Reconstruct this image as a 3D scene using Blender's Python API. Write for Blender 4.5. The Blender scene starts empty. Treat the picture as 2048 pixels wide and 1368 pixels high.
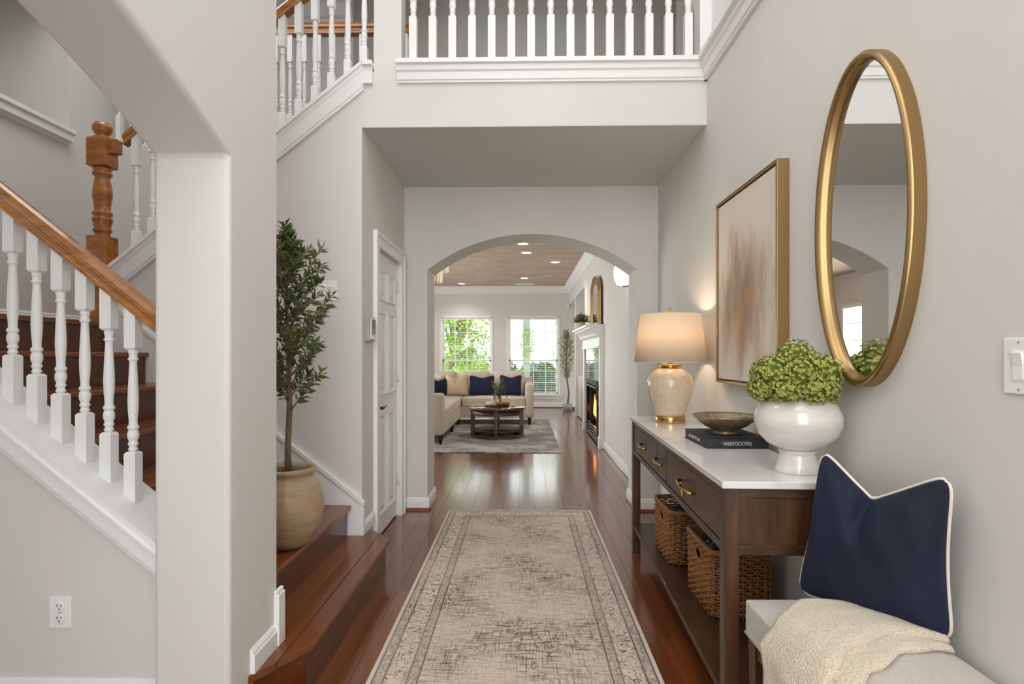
import bpy, bmesh, math, random
from mathutils import Vector, Matrix
from mathutils.geometry import tessellate_polygon
random.seed(7)
PI = math.pi
C = bpy.context.scene.collection
sc = bpy.context.scene

# ------------------------------------------------------------------ camera, world, lights
cam_d = bpy.data.cameras.new('camera')
cam = bpy.data.objects.new('camera', cam_d); C.objects.link(cam); sc.camera = cam
cam_d.sensor_width = 36.0
FPX = 1150.0
cam_d.lens = 36.0 * FPX / 2048.0
cam_d.shift_y = (710 - 684) / 2048.0
YAW = math.atan(23 / FPX)
cam.location = (0, 0, 1.30)
cam.rotation_euler = (PI / 2, 0, YAW)
cam_d.clip_start = 0.05

sc.view_settings.view_transform = 'Standard'
sc.view_settings.look = 'None'
sc.view_settings.gamma = 1.0
sc.view_settings.exposure = 0.0
sc.view_settings.use_curve_mapping = False

w = bpy.data.worlds.new('overcast_sky'); sc.world = w; w.use_nodes = True
bg = w.node_tree.nodes['Background']
bg.inputs['Color'].default_value = (0.93, 0.97, 1.0, 1)
bg.inputs['Strength'].default_value = 4.6

def area(name, loc, rot, sx, sy, power, col=(1, 1, 1), spread=180):
    l = bpy.data.lights.new(name, 'AREA'); l.shape = 'RECTANGLE'; l.size = sx; l.size_y = sy
    l.energy = power; l.color = col; l.spread = math.radians(spread)
    o = bpy.data.objects.new(name, l); C.objects.link(o); o.location = loc; o.rotation_euler = rot
    return o
def point(name, loc, power, col=(1, .85, .68), r=.04):
    l = bpy.data.lights.new(name, 'POINT'); l.energy = power; l.color = col; l.shadow_soft_size = r
    o = bpy.data.objects.new(name, l); C.objects.link(o); o.location = loc
    return o
DAY = (.98, .99, 1.0)
area('entry_window_light', (-.1, -2.3, 2.6), (math.radians(90), 0, 0), 1.9, 4.0, 27, DAY)
area('foyer_top_fill', (-.5, .6, 5.1), (0, 0, 0), 2.6, 3.2, 60, DAY)  # no roof opening here; unseen panel added to fill the foyer from above
area('study_fill_light', (-4.05, .3, 1.9), (0, math.radians(-90), 0), 2.2, 2.4, 12, DAY)  # unseen panel added to brighten the study side; the wall has no window
for yy in (7.4, 9.4, 11.4):
    area('living_side_window_fill', (-4.66, yy, 1.45), (0, math.radians(-90), 0), 1.8, 1.6, 68, DAY)  # panels added outside the side windows to brighten the living room
area('upper_hall_light', (-.2, 5.0, 5.1), (0, 0, 0), 2.0, .8, 14, DAY)
area('stairwell_light', (-2.4, 3.3, 5.1), (0, 0, 0), 1.6, 1.6, 36, DAY)

# ------------------------------------------------------------------ helpers
def lin(c):
    if isinstance(c, str):
        c = [int(c[i:i + 2], 16) / 255 for i in (0, 2, 4)]
    return tuple((x / 12.92 if x <= .04045 else ((x + .055) / 1.055) ** 2.4) for x in c) + (1,)

def N(nt, t, **kw):
    n = nt.nodes.new(t)
    for k, v in kw.items():
        if k.startswith('i_'):
            n.inputs[k[2:]].default_value = v
        else:
            setattr(n, k, v)
    return n

def mat(name, c1, rough=.5, metal=0., c2=None, scale=(6, 6, 6), nscale=1., detail=4., ramp=(.35, .65), bump=0., bscale=60.,
        coat=0., sheen=0., rnd=0., emit=None, estr=0., sss=0., spec=.5, bstretch=None, trans=0.):
    m = bpy.data.materials.new(name); m.use_nodes = True
    nt = m.node_tree; b = nt.nodes['Principled BSDF']
    b.inputs['Base Color'].default_value = lin(c1)
    b.inputs['Roughness'].default_value = rough
    b.inputs['Metallic'].default_value = metal
    b.inputs['Coat Weight'].default_value = coat
    b.inputs['Sheen Weight'].default_value = sheen
    b.inputs['Specular IOR Level'].default_value = spec
    tc = N(nt, 'ShaderNodeTexCoord')
    vec = tc.outputs['Object']
    oi = None
    if rnd:
        oi = N(nt, 'ShaderNodeObjectInfo')
        add = N(nt, 'ShaderNodeVectorMath', operation='ADD')
        sc_ = N(nt, 'ShaderNodeVectorMath', operation='SCALE'); sc_.inputs[0].default_value = (13, 7, 5)
        nt.links.new(oi.outputs['Random'], sc_.inputs['Scale'])
        nt.links.new(vec, add.inputs[0]); nt.links.new(sc_.outputs[0], add.inputs[1]); vec = add.outputs[0]
    if c2 is not None:
        mp = N(nt, 'ShaderNodeMapping'); mp.inputs['Scale'].default_value = scale
        nt.links.new(vec, mp.inputs[0])
        no = N(nt, 'ShaderNodeTexNoise'); no.inputs['Scale'].default_value = nscale; no.inputs['Detail'].default_value = detail
        no.inputs['Roughness'].default_value = .6
        nt.links.new(mp.outputs[0], no.inputs['Vector'])
        cr = N(nt, 'ShaderNodeValToRGB')
        cr.color_ramp.elements[0].position = ramp[0]; cr.color_ramp.elements[0].color = lin(c1)
        cr.color_ramp.elements[1].position = ramp[1]; cr.color_ramp.elements[1].color = lin(c2)
        nt.links.new(no.outputs['Fac'], cr.inputs[0])
        out = cr.outputs[0]
        if rnd:
            hs = N(nt, 'ShaderNodeHueSaturation')
            mr = N(nt, 'ShaderNodeMapRange'); mr.inputs['To Min'].default_value = 1 - rnd; mr.inputs['To Max'].default_value = 1 + rnd
            nt.links.new(oi.outputs['Random'], mr.inputs[0]); nt.links.new(mr.outputs[0], hs.inputs['Value'])
            nt.links.new(out, hs.inputs['Color']); out = hs.outputs[0]
        nt.links.new(out, b.inputs['Base Color'])
    if bump:
        mp2 = N(nt, 'ShaderNodeMapping'); mp2.inputs['Scale'].default_value = bstretch or (1, 1, 1)
        nt.links.new(tc.outputs['Object'], mp2.inputs[0])
        n2 = N(nt, 'ShaderNodeTexNoise'); n2.inputs['Scale'].default_value = bscale; n2.inputs['Detail'].default_value = 3
        nt.links.new(mp2.outputs[0], n2.inputs['Vector'])
        bp = N(nt, 'ShaderNodeBump'); bp.inputs['Strength'].default_value = bump; bp.inputs['Distance'].default_value = .01
        nt.links.new(n2.outputs['Fac'], bp.inputs['Height']); nt.links.new(bp.outputs[0], b.inputs['Normal'])
    if emit:
        b.inputs['Emission Color'].default_value = lin(emit); b.inputs['Emission Strength'].default_value = estr
    if trans:
        b.inputs['Transmission Weight'].default_value = trans
    return m

class MB:
    def __init__(s): s.bm = bmesh.new(); s.off = Vector((0, 0, 0))
    def box(s, x0, x1, y0, y1, z0, z1, M=None):
        vs = [s.bm.verts.new(Vector((x, y, z)) if M is None else M @ Vector((x, y, z))) for x in (x0, x1) for y in (y0, y1) for z in (z0, z1)]
        for f in ((0, 1, 3, 2), (4, 6, 7, 5), (0, 4, 5, 1), (2, 3, 7, 6), (0, 2, 6, 4), (1, 5, 7, 3)):
            s.bm.faces.new([vs[i] for i in f])
        return s
    def prism(s, pts, axis, a, b):
        def P(p, t):
            return {'x': (t, p[0], p[1]), 'y': (p[0], t, p[1]), 'z': (p[0], p[1], t)}[axis]
        v0 = [s.bm.verts.new(P(p, a)) for p in pts]; v1 = [s.bm.verts.new(P(p, b)) for p in pts]
        n = len(pts)
        if n <= 5:
            s.bm.faces.new(v0[::-1]); s.bm.faces.new(v1)
        else:
            for tri in tessellate_polygon([[Vector((p[0], p[1], 0)) for p in pts]]):
                s.bm.faces.new([v0[k] for k in tri]); s.bm.faces.new([v1[k] for k in tri])
        for i in range(n):
            s.bm.faces.new((v0[i], v0[(i + 1) % n], v1[(i + 1) % n], v1[i]))
        bmesh.ops.recalc_face_normals(s.bm, faces=s.bm.faces[:])
        return s
    def lathe(s, prof, cx, cy, z0=0, seg=24, cap=True, sx=1., sy=1., square=None):
        rings = []
        for r, z in prof:
            rings.append([s.bm.verts.new((cx + sx * r * math.cos(2 * PI * i / seg), cy + sy * r * math.sin(2 * PI * i / seg), z0 + z)) for i in range(seg)])
        for a, b in zip(rings, rings[1:]):
            for i in range(seg):
                j = (i + 1) % seg
                f = s.bm.faces.new((a[i], a[j], b[j], b[i])); f.smooth = True
        if cap:
            s.bm.faces.new(rings[0][::-1]); s.bm.faces.new(rings[-1])
        return s
    def tube(s, pts, r, seg=8, closed=False, flat=1.):
        pts = [Vector(p) for p in pts]; n = len(pts)
        rs = r if isinstance(r, (list, tuple)) else [r] * n
        rings = []; up = Vector((0, 0, 1)); pn = None
        for i, p in enumerate(pts):
            if closed: t = pts[(i + 1) % n] - pts[i - 1]
            else: t = pts[min(i + 1, n - 1)] - pts[max(i - 1, 0)]
            t.normalize()
            if pn is None:
                pn = t.cross(up) if abs(t.dot(up)) < .95 else t.cross(Vector((1, 0, 0)))
            pn = (pn - t * pn.dot(t)).normalized(); bn = t.cross(pn)
            rings.append([s.bm.verts.new(p + (pn * math.cos(2 * PI * k / seg) + bn * math.sin(2 * PI * k / seg) * flat) * rs[i]) for k in range(seg)])
        m = n if closed else n - 1
        for i in range(m):
            a, b = rings[i], rings[(i + 1) % n]
            for k in range(seg):
                j = (k + 1) % seg
                f = s.bm.faces.new((a[k], a[j], b[j], b[k])); f.smooth = True
        if not closed:
            s.bm.faces.new(rings[0][::-1]); s.bm.faces.new(rings[-1])
        return s
    def grid(s, fn, nu, nv, smooth=True, wrap=False):
        V = [[s.bm.verts.new(fn(i / nu, j / nv)) for j in range(nv + 1)] for i in range(nu + 1)]
        for i in range(nu):
            for j in range(nv):
                f = s.bm.faces.new((V[i][j], V[i + 1][j], V[i + 1][j + 1], V[i][j + 1])); f.smooth = smooth
        return V
    def sphere(s, c, r, seg=12, rings=8, sc=(1, 1, 1)):
        m = Matrix.Translation(c) @ Matrix.Diagonal((sc[0], sc[1], sc[2], 1))
        res = bmesh.ops.create_uvsphere(s.bm, u_segments=seg, v_segments=rings, radius=r, matrix=m)
        for v in res['verts']:
            for f in v.link_faces: f.smooth = True
        return s

def root_of(p):
    while p.parent is not None: p = p.parent
    return p
def tag(o, label=None, cat=None, group=None, kind=None):
    if label: o['label'] = label
    if cat: o['category'] = cat
    if group: o['group'] = group
    if kind: o['kind'] = kind
    return o
def obj(name, mb, m, parent=None, bevel=0., seg=2, smooth=False, local=False, label=None, kind=None, origin=None, solid=0.):
    me = bpy.data.meshes.new(name)
    off = None
    if parent is not None and not local:
        off = root_of(parent).location
    elif origin is not None:
        off = Vector(origin)
    if off is not None:
        bmesh.ops.translate(mb.bm, verts=mb.bm.verts[:], vec=-off)
    bmesh.ops.recalc_face_normals(mb.bm, faces=mb.bm.faces[:])
    if smooth:
        for f in mb.bm.faces: f.smooth = True
    mb.bm.to_mesh(me); mb.bm.free()
    me.materials.append(m)
    o = bpy.data.objects.new(name, me); C.objects.link(o)
    if parent is not None: o.parent = parent
    elif origin is not None: o.location = origin
    if solid:
        q = o.modifiers.new('solid', 'SOLIDIFY'); q.thickness = solid; q.offset = 0
    if bevel:
        q = o.modifiers.new('bevel', 'BEVEL'); q.width = bevel; q.segments = seg; q.limit_method = 'ANGLE'; q.angle_limit = math.radians(40)
        q.use_clamp_overlap = True
    if label: o['label'] = label
    if kind: o['kind'] = kind
    return o
def thing(name, label, cat, loc=(0, 0, 0), rz=0, group=None, kind=None):
    o = bpy.data.objects.new(name, None); C.objects.link(o); o.location = loc; o.rotation_euler = (0, 0, rz)
    o.empty_display_size = .05
    return tag(o, label, cat, group, kind)
def copy_tree(o, parent=None):
    c = o.copy(); C.objects.link(c)
    if parent is not None: c.parent = parent
    for ch in [x for x in bpy.data.objects if x.parent == o]:
        copy_tree(ch, c)
    return c
def struct(name, mb, m, label=None, bevel=0., seg=2, smooth=False):
    o = obj(name, mb, m, bevel=bevel, seg=seg, smooth=smooth); o['kind'] = 'structure'
    if label: o['label'] = label
    return o
def moulding(prof, axis, a, b):
    return MB().prism(prof, axis, a, b)
ct, st_ = math.cos(YAW), math.sin(YAW)
def X_at(px, Y):
    k = (px - 1024) / FPX
    return Y * (k * ct - st_) / (ct + k * st_)

# ------------------------------------------------------------------ materials
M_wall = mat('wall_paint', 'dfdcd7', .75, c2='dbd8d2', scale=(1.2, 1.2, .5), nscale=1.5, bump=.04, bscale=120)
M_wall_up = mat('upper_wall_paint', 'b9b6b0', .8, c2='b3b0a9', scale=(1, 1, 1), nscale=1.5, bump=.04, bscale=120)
M_soffit = mat('soffit_paint', 'd0d1cd', .85, bump=.05, bscale=150)
M_white = mat('white_trim_paint', 'f0efed', .38, bump=.01, bscale=40)
M_ceil = mat('white_ceiling_paint', 'efeeea', .8, bump=.03, bscale=140)
M_ceil_liv = mat('mottled_taupe_ceiling', 'cdb7a6', .55, c2='ab9484', scale=(1.2, 2.2, 1), nscale=2.2, detail=7, ramp=(.3, .7))
M_floor = mat('plank_wood', '5c2c14', .25, c2='824824', scale=(14, .8, 9), nscale=1.8, detail=5, ramp=(.2, .85), rnd=.22, coat=.6, bump=.03, bscale=14, bstretch=(6, 1, 1))
M_floor.node_tree.nodes['Principled BSDF'].inputs['Coat Roughness'].default_value = .11
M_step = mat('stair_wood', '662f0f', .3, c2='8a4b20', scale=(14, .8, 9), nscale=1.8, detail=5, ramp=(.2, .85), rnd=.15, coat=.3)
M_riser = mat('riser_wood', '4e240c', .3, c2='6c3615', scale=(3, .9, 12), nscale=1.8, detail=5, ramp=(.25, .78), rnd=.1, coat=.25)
M_under = mat('dark_joint', '2a140b', .6)
M_oak = mat('honey_oak', '8d501c', .3, c2='b97732', scale=(4, 4, 14), nscale=2, detail=8, coat=.4)
M_oak_rail = mat('honey_oak_rail', '965a26', .28, c2='bd8143', scale=(3, 14, 14), nscale=2, detail=8, coat=.45)
M_walnut = mat('walnut', '3b2618', .42, c2='543a26', scale=(14, 2.2, 14), nscale=2, detail=8, coat=.15)
M_walnut_v = mat('walnut_panel', '3f2615', .4, c2='5d3d24', scale=(14, 14, 2.2), nscale=2, detail=8, coat=.15)
M_marble = mat('white_marble', 'ebe8e5', .16, c2='c9c5c2', scale=(3, 1.2, 1), nscale=1.6, detail=9, ramp=(.52, .78), coat=.3)
M_gold = mat('antique_gold', 'a98c60', .36, 1., bump=.02, bscale=60)
M_brass = mat('brass', 'c8a265', .25, 1.)
M_mirror = mat('mirror_glass', 'f2f4f4', .01, 1.)
M_linen = mat('sand_linen', 'd8ccbd', .9, c2='cbbdad', scale=(60, 60, 60), nscale=2, sheen=.3, bump=.25, bscale=500)
M_shade = None
M_black = mat('black_iron', '191817', .35, .3)
M_navy = mat('navy_velvet', '050b19', .8, c2='0a1b3a', scale=(3, 3, 3), nscale=1., ramp=(.3, .8), sheen=.22, bump=.08, bscale=240)
M_navy.node_tree.nodes['Principled BSDF'].inputs['Sheen Tint'].default_value = lin('23488c')
M_piping = mat('cream_piping', 'e6dccb', .8)
M_boucle = mat('greige_boucle', 'd6cdc2', .95, c2='cbc1b5', scale=(50, 50, 50), nscale=2, sheen=.3, bump=.5, bscale=420)
M_sofa = mat('sofa_fabric', 'd3c6b7', .95, c2='c8baaa', scale=(50, 50, 50), nscale=2, sheen=.2, bump=.2, bscale=420)
M_ceramic = mat('white_glaze', 'e6e1da', .16, c2='d9d2c8', scale=(4, 4, 14), nscale=1.5, coat=.6, bump=.04, bscale=26)
M_crackle = mat('crackled_beige_glaze', 'dfcdb5', .26, c2='cdb89d', scale=(30, 30, 30), nscale=2.5, detail=8, coat=.4, bump=.03, bscale=90)
M_pot = mat('tan_stoneware', 'b49a7c', .38, c2='a2886a', scale=(3, 3, 22), nscale=2, detail=6, coat=.25, bump=.12, bscale=30, bstretch=(1, 1, 4))
M_soil = mat('soil', '2d2018', .95, bump=.8, bscale=90)
M_bark = mat('olive_bark', '6a5443', .9, c2='8b7460', scale=(30, 30, 6), nscale=2, bump=.5, bscale=80)
M_leaf = mat('olive_leaf', '3f4d26', .5, c2='707c46', scale=(9, 9, 9), nscale=2, ramp=(.35, .7))
M_hyd = mat('lime_hydrangea_petal', '858c36', .6, c2='bbbd66', scale=(34, 34, 34), nscale=1.5, ramp=(.3, .7))
M_hyd2 = mat('hydrangea_inner', '5d6a22', .8)
M_bronze = mat('hammered_bronze', 'b3a086', .34, .55, c2='917d64', scale=(24, 24, 24), nscale=2, bump=.35, bscale=110)
M_book = mat('charcoal_cloth', '2c2d30', .7, bump=.15, bscale=600)
M_page = mat('dark_page_block', '37383b', .7)
M_letter = mat('pale_lettering', 'd9d9d6', .6)
M_plastic = mat('white_plastic', 'f3f2ef', .3)
M_grey = mat('grey_plastic', 'a9a9a6', .4)
M_dgrey = mat('dark_screen', '3c4040', .2)
M_chrome = mat('dark_nickel', '77736d', .22, 1.)
M_wicker = mat('honey_wicker', '7d4f27', .6, c2='b57f49', scale=(30, 30, 30), nscale=2, ramp=(.3, .7), bump=.3, bscale=200)
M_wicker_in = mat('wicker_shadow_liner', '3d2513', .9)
M_cloth_blue = mat('blue_patterned_cloth', '222b3b', .9, c2='8a8f99', scale=(26, 26, 26), nscale=2, ramp=(.52, .6))
M_tile = mat('black_granite', '161617', .05, c2='2a2b2d', scale=(60, 60, 60), nscale=2, coat=.6)
M_fire = mat('flame', 'ff8a30', .5, emit='ffa050', estr=3.2)
M_ember = mat('glowing_log', '3b2114', .9, emit='ff6a28', estr=.8)
M_bulb = mat('lit_diffuser', 'ffffff', .5, emit='fff4e4', estr=14.)
M_sconce = mat('lit_frosted_glass', 'ffffff', .4, emit='fff6ea', estr=5.)
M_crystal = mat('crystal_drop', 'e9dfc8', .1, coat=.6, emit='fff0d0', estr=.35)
M_tabletop = mat('dark_glossy_top', '4d3728', .1, coat=.9, c2='5c4331', scale=(3, 10, 3), nscale=2)
M_grass = mat('lawn', '6d8a45', .9, c2='8ea45a', scale=(3, 3, 3), nscale=2)
M_pave = mat('pale_concrete', 'd8d5cf', .8)
M_tree_leaf = mat('garden_leaf', '5f8a2c', .6, c2='a5bf4a', scale=(1.5, 1.5, 1.5), nscale=1.5, ramp=(.35, .65))
M_hedge_leaf = mat('hedge_leaf', '2c4522', .7, c2='45612f', scale=(6, 6, 6), nscale=1.5)
M_trunk = mat('garden_bark', '6b5a48', .9, c2='8c7a64', scale=(10, 10, 3), nscale=2)
M_siding = mat('pale_siding', 'e9e7e3', .7)

def lampshade_material():
    m = bpy.data.materials.new('cream_linen_shade'); m.use_nodes = True; nt = m.node_tree
    b = nt.nodes['Principled BSDF']; out = nt.nodes['Material Output']
    b.inputs['Base Color'].default_value = lin('ecdfcb'); b.inputs['Roughness'].default_value = .9
    t = N(nt, 'ShaderNodeBsdfTranslucent'); t.inputs[0].default_value = lin('f3e2c8')
    mx = N(nt, 'ShaderNodeMixShader'); mx.inputs[0].default_value = .38
    nt.links.new(b.outputs[0], mx.inputs[1]); nt.links.new(t.outputs[0], mx.inputs[2]); nt.links.new(mx.outputs[0], out.inputs[0])
    return m
M_shade = lampshade_material()
def glass_material():
    m = bpy.data.materials.new('window_glass'); m.use_nodes = True; nt = m.node_tree
    out = nt.nodes['Material Output']; nt.nodes.remove(nt.nodes['Principled BSDF'])
    t = N(nt, 'ShaderNodeBsdfTransparent'); t.inputs[0].default_value = (.96, .98, .97, 1)
    g = N(nt, 'ShaderNodeBsdfGlossy'); g.inputs['Roughness'].default_value = .01
    lw_ = N(nt, 'ShaderNodeLayerWeight'); pw = N(nt, 'ShaderNodeMath', operation='POWER'); nt.links.new(lw_.outputs['Facing'], pw.inputs[0]); pw.inputs[1].default_value = 4.
    fr = N(nt, 'ShaderNodeMath', operation='MULTIPLY_ADD'); nt.links.new(pw.outputs[0], fr.inputs[0]); fr.inputs[1].default_value = .6; fr.inputs[2].default_value = .02
    mx = N(nt, 'ShaderNodeMixShader')
    nt.links.new(fr.outputs[0], mx.inputs[0]); nt.links.new(t.outputs[0], mx.inputs[1]); nt.links.new(g.outputs[0], mx.inputs[2]); nt.links.new(mx.outputs[0], out.inputs[0])
    return m
M_glass = glass_material()

def rug_material(name, hx, hy, base, dark, border=True):
    """faded oriental runner: woven noise, worn fret work and striped borders, in the rug's own coordinates (centre 0,0)"""
    m = bpy.data.materials.new(name); m.use_nodes = True; nt = m.node_tree; L = nt.links.new
    b = nt.nodes['Principled BSDF']; b.inputs['Roughness'].default_value = .95; b.inputs['Sheen Weight'].default_value = .2
    tc = N(nt, 'ShaderNodeTexCoord'); sep = N(nt, 'ShaderNodeSeparateXYZ'); L(tc.outputs['Object'], sep.inputs[0])
    def mth(op, a, c=None, v=None):
        n = N(nt, 'ShaderNodeMath', operation=op)
        L(a, n.inputs[0]) if not isinstance(a, float) else setattr(n.inputs[0], 'default_value', a)
        if c is not None:
            L(c, n.inputs[1]) if not isinstance(c, float) else setattr(n.inputs[1], 'default_value', c)
        return n.outputs[0]
    ax = mth('ABSOLUTE', sep.outputs[0]); ay = mth('ABSOLUTE', sep.outputs[1])
    dx = mth('SUBTRACT', float(hx), ax); dy = mth('SUBTRACT', float(hy), ay)
    d = mth('MINIMUM', dx, dy)                       # distance from the edge
    def ramp(val, pts):
        r = N(nt, 'ShaderNodeValToRGB'); cr = r.color_ramp; cr.interpolation = 'LINEAR'
        while len(cr.elements) > 1: cr.elements.remove(cr.elements[0])
        cr.elements[0].position = pts[0][0]; cr.elements[0].color = (pts[0][1],) * 3 + (1,)
        for p, v in pts[1:]:
            e = cr.elements.new(p); e.color = (v,) * 3 + (1,)
        L(val, r.inputs[0]); return r.outputs[0]
    def noise(scale, sc3=(1, 1, 1), det=3., dist=0.):
        mp = N(nt, 'ShaderNodeMapping'); mp.inputs['Scale'].default_value = sc3; L(tc.outputs['Object'], mp.inputs[0])
        n = N(nt, 'ShaderNodeTexNoise'); n.inputs['Scale'].default_value = scale; n.inputs['Detail'].default_value = det; n.inputs['Distortion'].default_value = dist
        L(mp.outputs[0], n.inputs['Vector']); return n.outputs['Fac']
    # curly motifs: distorted noise contour lines
    mot = noise(15., det=1.5, dist=2.2)
    curl = ramp(mot, [(0, 0), (.44, 0), (.475, 1), (.50, 1), (.535, 0), (.60, 0), (.63, .8), (.66, 0)])
    big = noise(2.2, det=5.)
    patch = ramp(big, [(0, 0), (.42, .15), (.60, 1)])
    hatchx = noise(9., (1, 14, 1), 4.); hatchy = noise(9., (14, 1, 1), 4.)
    hx_ = ramp(hatchx, [(0, 0), (.50, 0), (.60, .8), (.66, 1)]); hy_ = ramp(hatchy, [(0, 0), (.53, 0), (.64, 1)])
    field = mth('MULTIPLY', mth('MAXIMUM', mth('MULTIPLY', curl, .75), mth('ADD', mth('MULTIPLY', hx_, .95), mth('MULTIPLY', hy_, .6))), mth('ADD', mth('MULTIPLY', patch, .85), .22))
    if border:
        inb = ramp(d, [(0, 0), (.017, 0), (.018, 1), (.205, 1), (.208, 0)])
        lines = ramp(d, [(0, 0), (.018, 0), (.020, 1), (.026, 1), (.028, 0.08), (.058, .08), (.060, 1), (.066, 1), (.068, 0), (.155, 0), (.157, 1), (.162, 1), (.164, .18), (.196, .18), (.198, 1), (.203, 1), (.206, 0)])
        # the small key pattern in the two narrow bands
        vo = N(nt, 'ShaderNodeTexVoronoi'); vo.inputs['Scale'].default_value = 34.; L(tc.outputs['Object'], vo.inputs['Vector'])
        dots = ramp(vo.outputs['Distance'], [(0, 1), (.18, 1), (.26, 0), (.42, 0), (.5, .7)])
        narrow = ramp(d, [(0, 0), (.027, 0), (.029, 1), (.057, 1), (.059, 0), (.163, 0), (.165, 1), (.195, 1), (.197, 0)])
        bord = mth('MAXIMUM', lines, mth('MULTIPLY', dots, mth('MULTIPLY', narrow, .6)))
        bord = mth('MAXIMUM', bord, mth('MULTIPLY', curl, mth('MULTIPLY', inb, .9)))
        wear = mth('ADD', mth('MULTIPLY', big, 1.1), .28)
        tot = mth('MAXIMUM', mth('MULTIPLY', bord, wear), mth('MULTIPLY', field, mth('SUBTRACT', 1., inb)))
        edge = ramp(d, [(0, 0), (.016, 0), (.018, 1)])
        tot = mth('MULTIPLY', tot, edge)
    else:
        tot = mth('ADD', mth('MULTIPLY', field, 1.3), mth('MULTIPLY', patch, .22))
    fine = noise(260., det=2.)
    tot2 = mth('ADD', mth('MULTIPLY', tot, 1.1), mth('MULTIPLY', mth('SUBTRACT', fine, .5), .35))
    mx = N(nt, 'ShaderNodeMix', data_type='RGBA'); mx.inputs['A'].default_value = lin(base); mx.inputs['B'].default_value = lin(dark)
    mx.clamp_factor = True
    L(tot2, mx.inputs[0]); L(mx.outputs['Result'], b.inputs['Base Color'])
    bp = N(nt, 'ShaderNodeBump'); bp.inputs['Strength'].default_value = .35; bp.inputs['Distance'].default_value = .004
    L(mth('ADD', fine, tot), bp.inputs['Height']); L(bp.outputs[0], b.inputs['Normal'])
    return m

def painting_material():
    m = bpy.data.materials.new('abstract_wash'); m.use_nodes = True; nt = m.node_tree; L = nt.links.new
    b = nt.nodes['Principled BSDF']; b.inputs['Roughness'].default_value = .6
    tc = N(nt, 'ShaderNodeTexCoord')
    def noise(scale, sc3, det, off=(0, 0, 0)):
        mp = N(nt, 'ShaderNodeMapping'); mp.inputs['Scale'].default_value = sc3; mp.inputs['Location'].default_value = off; L(tc.outputs['Object'], mp.inputs[0])
        n = N(nt, 'ShaderNodeTexNoise'); n.inputs['Scale'].default_value = scale; n.inputs['Detail'].default_value = det; n.inputs['Roughness'].default_value = .62
        L(mp.outputs[0], n.inputs['Vector']); return n.outputs['Fac']
    # blob mask: wide band below the middle of the sheet
    mp = N(nt, 'ShaderNodeMapping'); mp.inputs['Location'].default_value = (0, 0, .16); mp.inputs['Scale'].default_value = (0, 1.9, 2.2); L(tc.outputs['Object'], mp.inputs[0])
    gr = N(nt, 'ShaderNodeTexGradient', gradient_type='SPHERICAL'); L(mp.outputs[0], gr.inputs[0])
    st = noise(3.2, (1, 2.6, .8), 7.)
    a = N(nt, 'ShaderNodeMath', operation='MULTIPLY_ADD'); L(st, a.inputs[0]); a.inputs[1].default_value = 1.5; a.inputs[2].default_value = -.70
    s2 = N(nt, 'ShaderNodeMath', operation='ADD'); L(a.outputs[0], s2.inputs[0]); L(gr.outputs[0], s2.inputs[1])
    r = N(nt, 'ShaderNodeValToRGB'); cr = r.color_ramp
    cr.elements[0].position = .18; cr.elements[0].color = lin('e3d7cb')
    cr.elements[1].position = .95; cr.elements[1].color = lin('9c8472')
    for p, c in ((.38, 'd9c9b8'), (.55, 'c5ad97'), (.72, 'ae947d')):
        e = cr.elements.new(p); e.color = lin(c)
    L(s2.outputs[0], r.inputs[0])
    o2 = noise(3.0, (1, 2.2, 1.1), 4., (3, 1, 2))
    r2 = N(nt, 'ShaderNodeValToRGB'); r2.color_ramp.elements[0].position = .55; r2.color_ramp.elements[1].position = .72
    L(o2, r2.inputs[0])
    mul = N(nt, 'ShaderNodeMath', operation='MULTIPLY'); L(r2.outputs[0], mul.inputs[0]); L(gr.outputs[0], mul.inputs[1])
    mx = N(nt, 'ShaderNodeMix', data_type='RGBA'); mx.inputs['B'].default_value = lin('c98f55'); L(mul.outputs[0], mx.inputs[0]); L(r.outputs[0], mx.inputs['A'])
    L(mx.outputs['Result'], b.inputs['Base Color'])
    return m

# ------------------------------------------------------------------ SETTING
WX = 1.12          # right wall face
SOF, UP, TOP = 2.71, 3.05, 5.2
FARY, LIVZ = 14.2, 2.99
# floor: planks laid along the hall
fl = obj('floor', MB().box(-4.6, 1.4, -2.6, 14.3, -.10, -.012), M_under); tag(fl, kind='structure')
PW = .131
plank_mesh = {}
def plank_me(L_):
    if L_ not in plank_mesh:
        me = bpy.data.meshes.new('plank'); b = MB().box(-PW / 2 + .0008, PW / 2 - .0008, .0008, L_ - .0008, -.012, 0)
        bmesh.ops.recalc_face_normals(b.bm, faces=b.bm.faces[:]); b.bm.to_mesh(me); b.bm.free(); me.materials.append(M_floor); plank_mesh[L_] = me
    return plank_mesh[L_]
rest = MB(); count = 0
rows = []
x = WX - PW / 2 + .02
while x > -4.5:
    rows.append(x); x -= PW
for ri, x in enumerate(rows):
    y = 1.1 + random.uniform(-.6, 0) if x > -1.05 else (5.25 if x > -2.5 else 99)
    y0 = y
    while y < FARY:
        L_ = random.choice((.95, 1.2, 1.45, 1.7))
        if y + L_ > FARY: L_ = .95
        if y + L_ > FARY + .06: break
        # keep clear of the parts nobody can see
        p = bpy.data.objects.new('plank', plank_me(L_)); C.objects.link(p); p.parent = fl; p.location = (x, y, 0); count += 1
        y += L_
    a = -2.6; 
    while a < min(y0, FARY) - .001:
        e = min(a + 1.4, y0, FARY)
        rest.box(x - PW / 2 + .0012, x + PW / 2 - .0012, a + .0012, e - .0012, -.012, 0); a = e
    if y < FARY - .01 and y0 < 50: rest.box(x - PW / 2 + .0012, x + PW / 2 - .0012, y + .0012, FARY, -.012, 0)
o = obj('plank_field', rest, M_floor, fl, kind='stuff')

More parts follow.
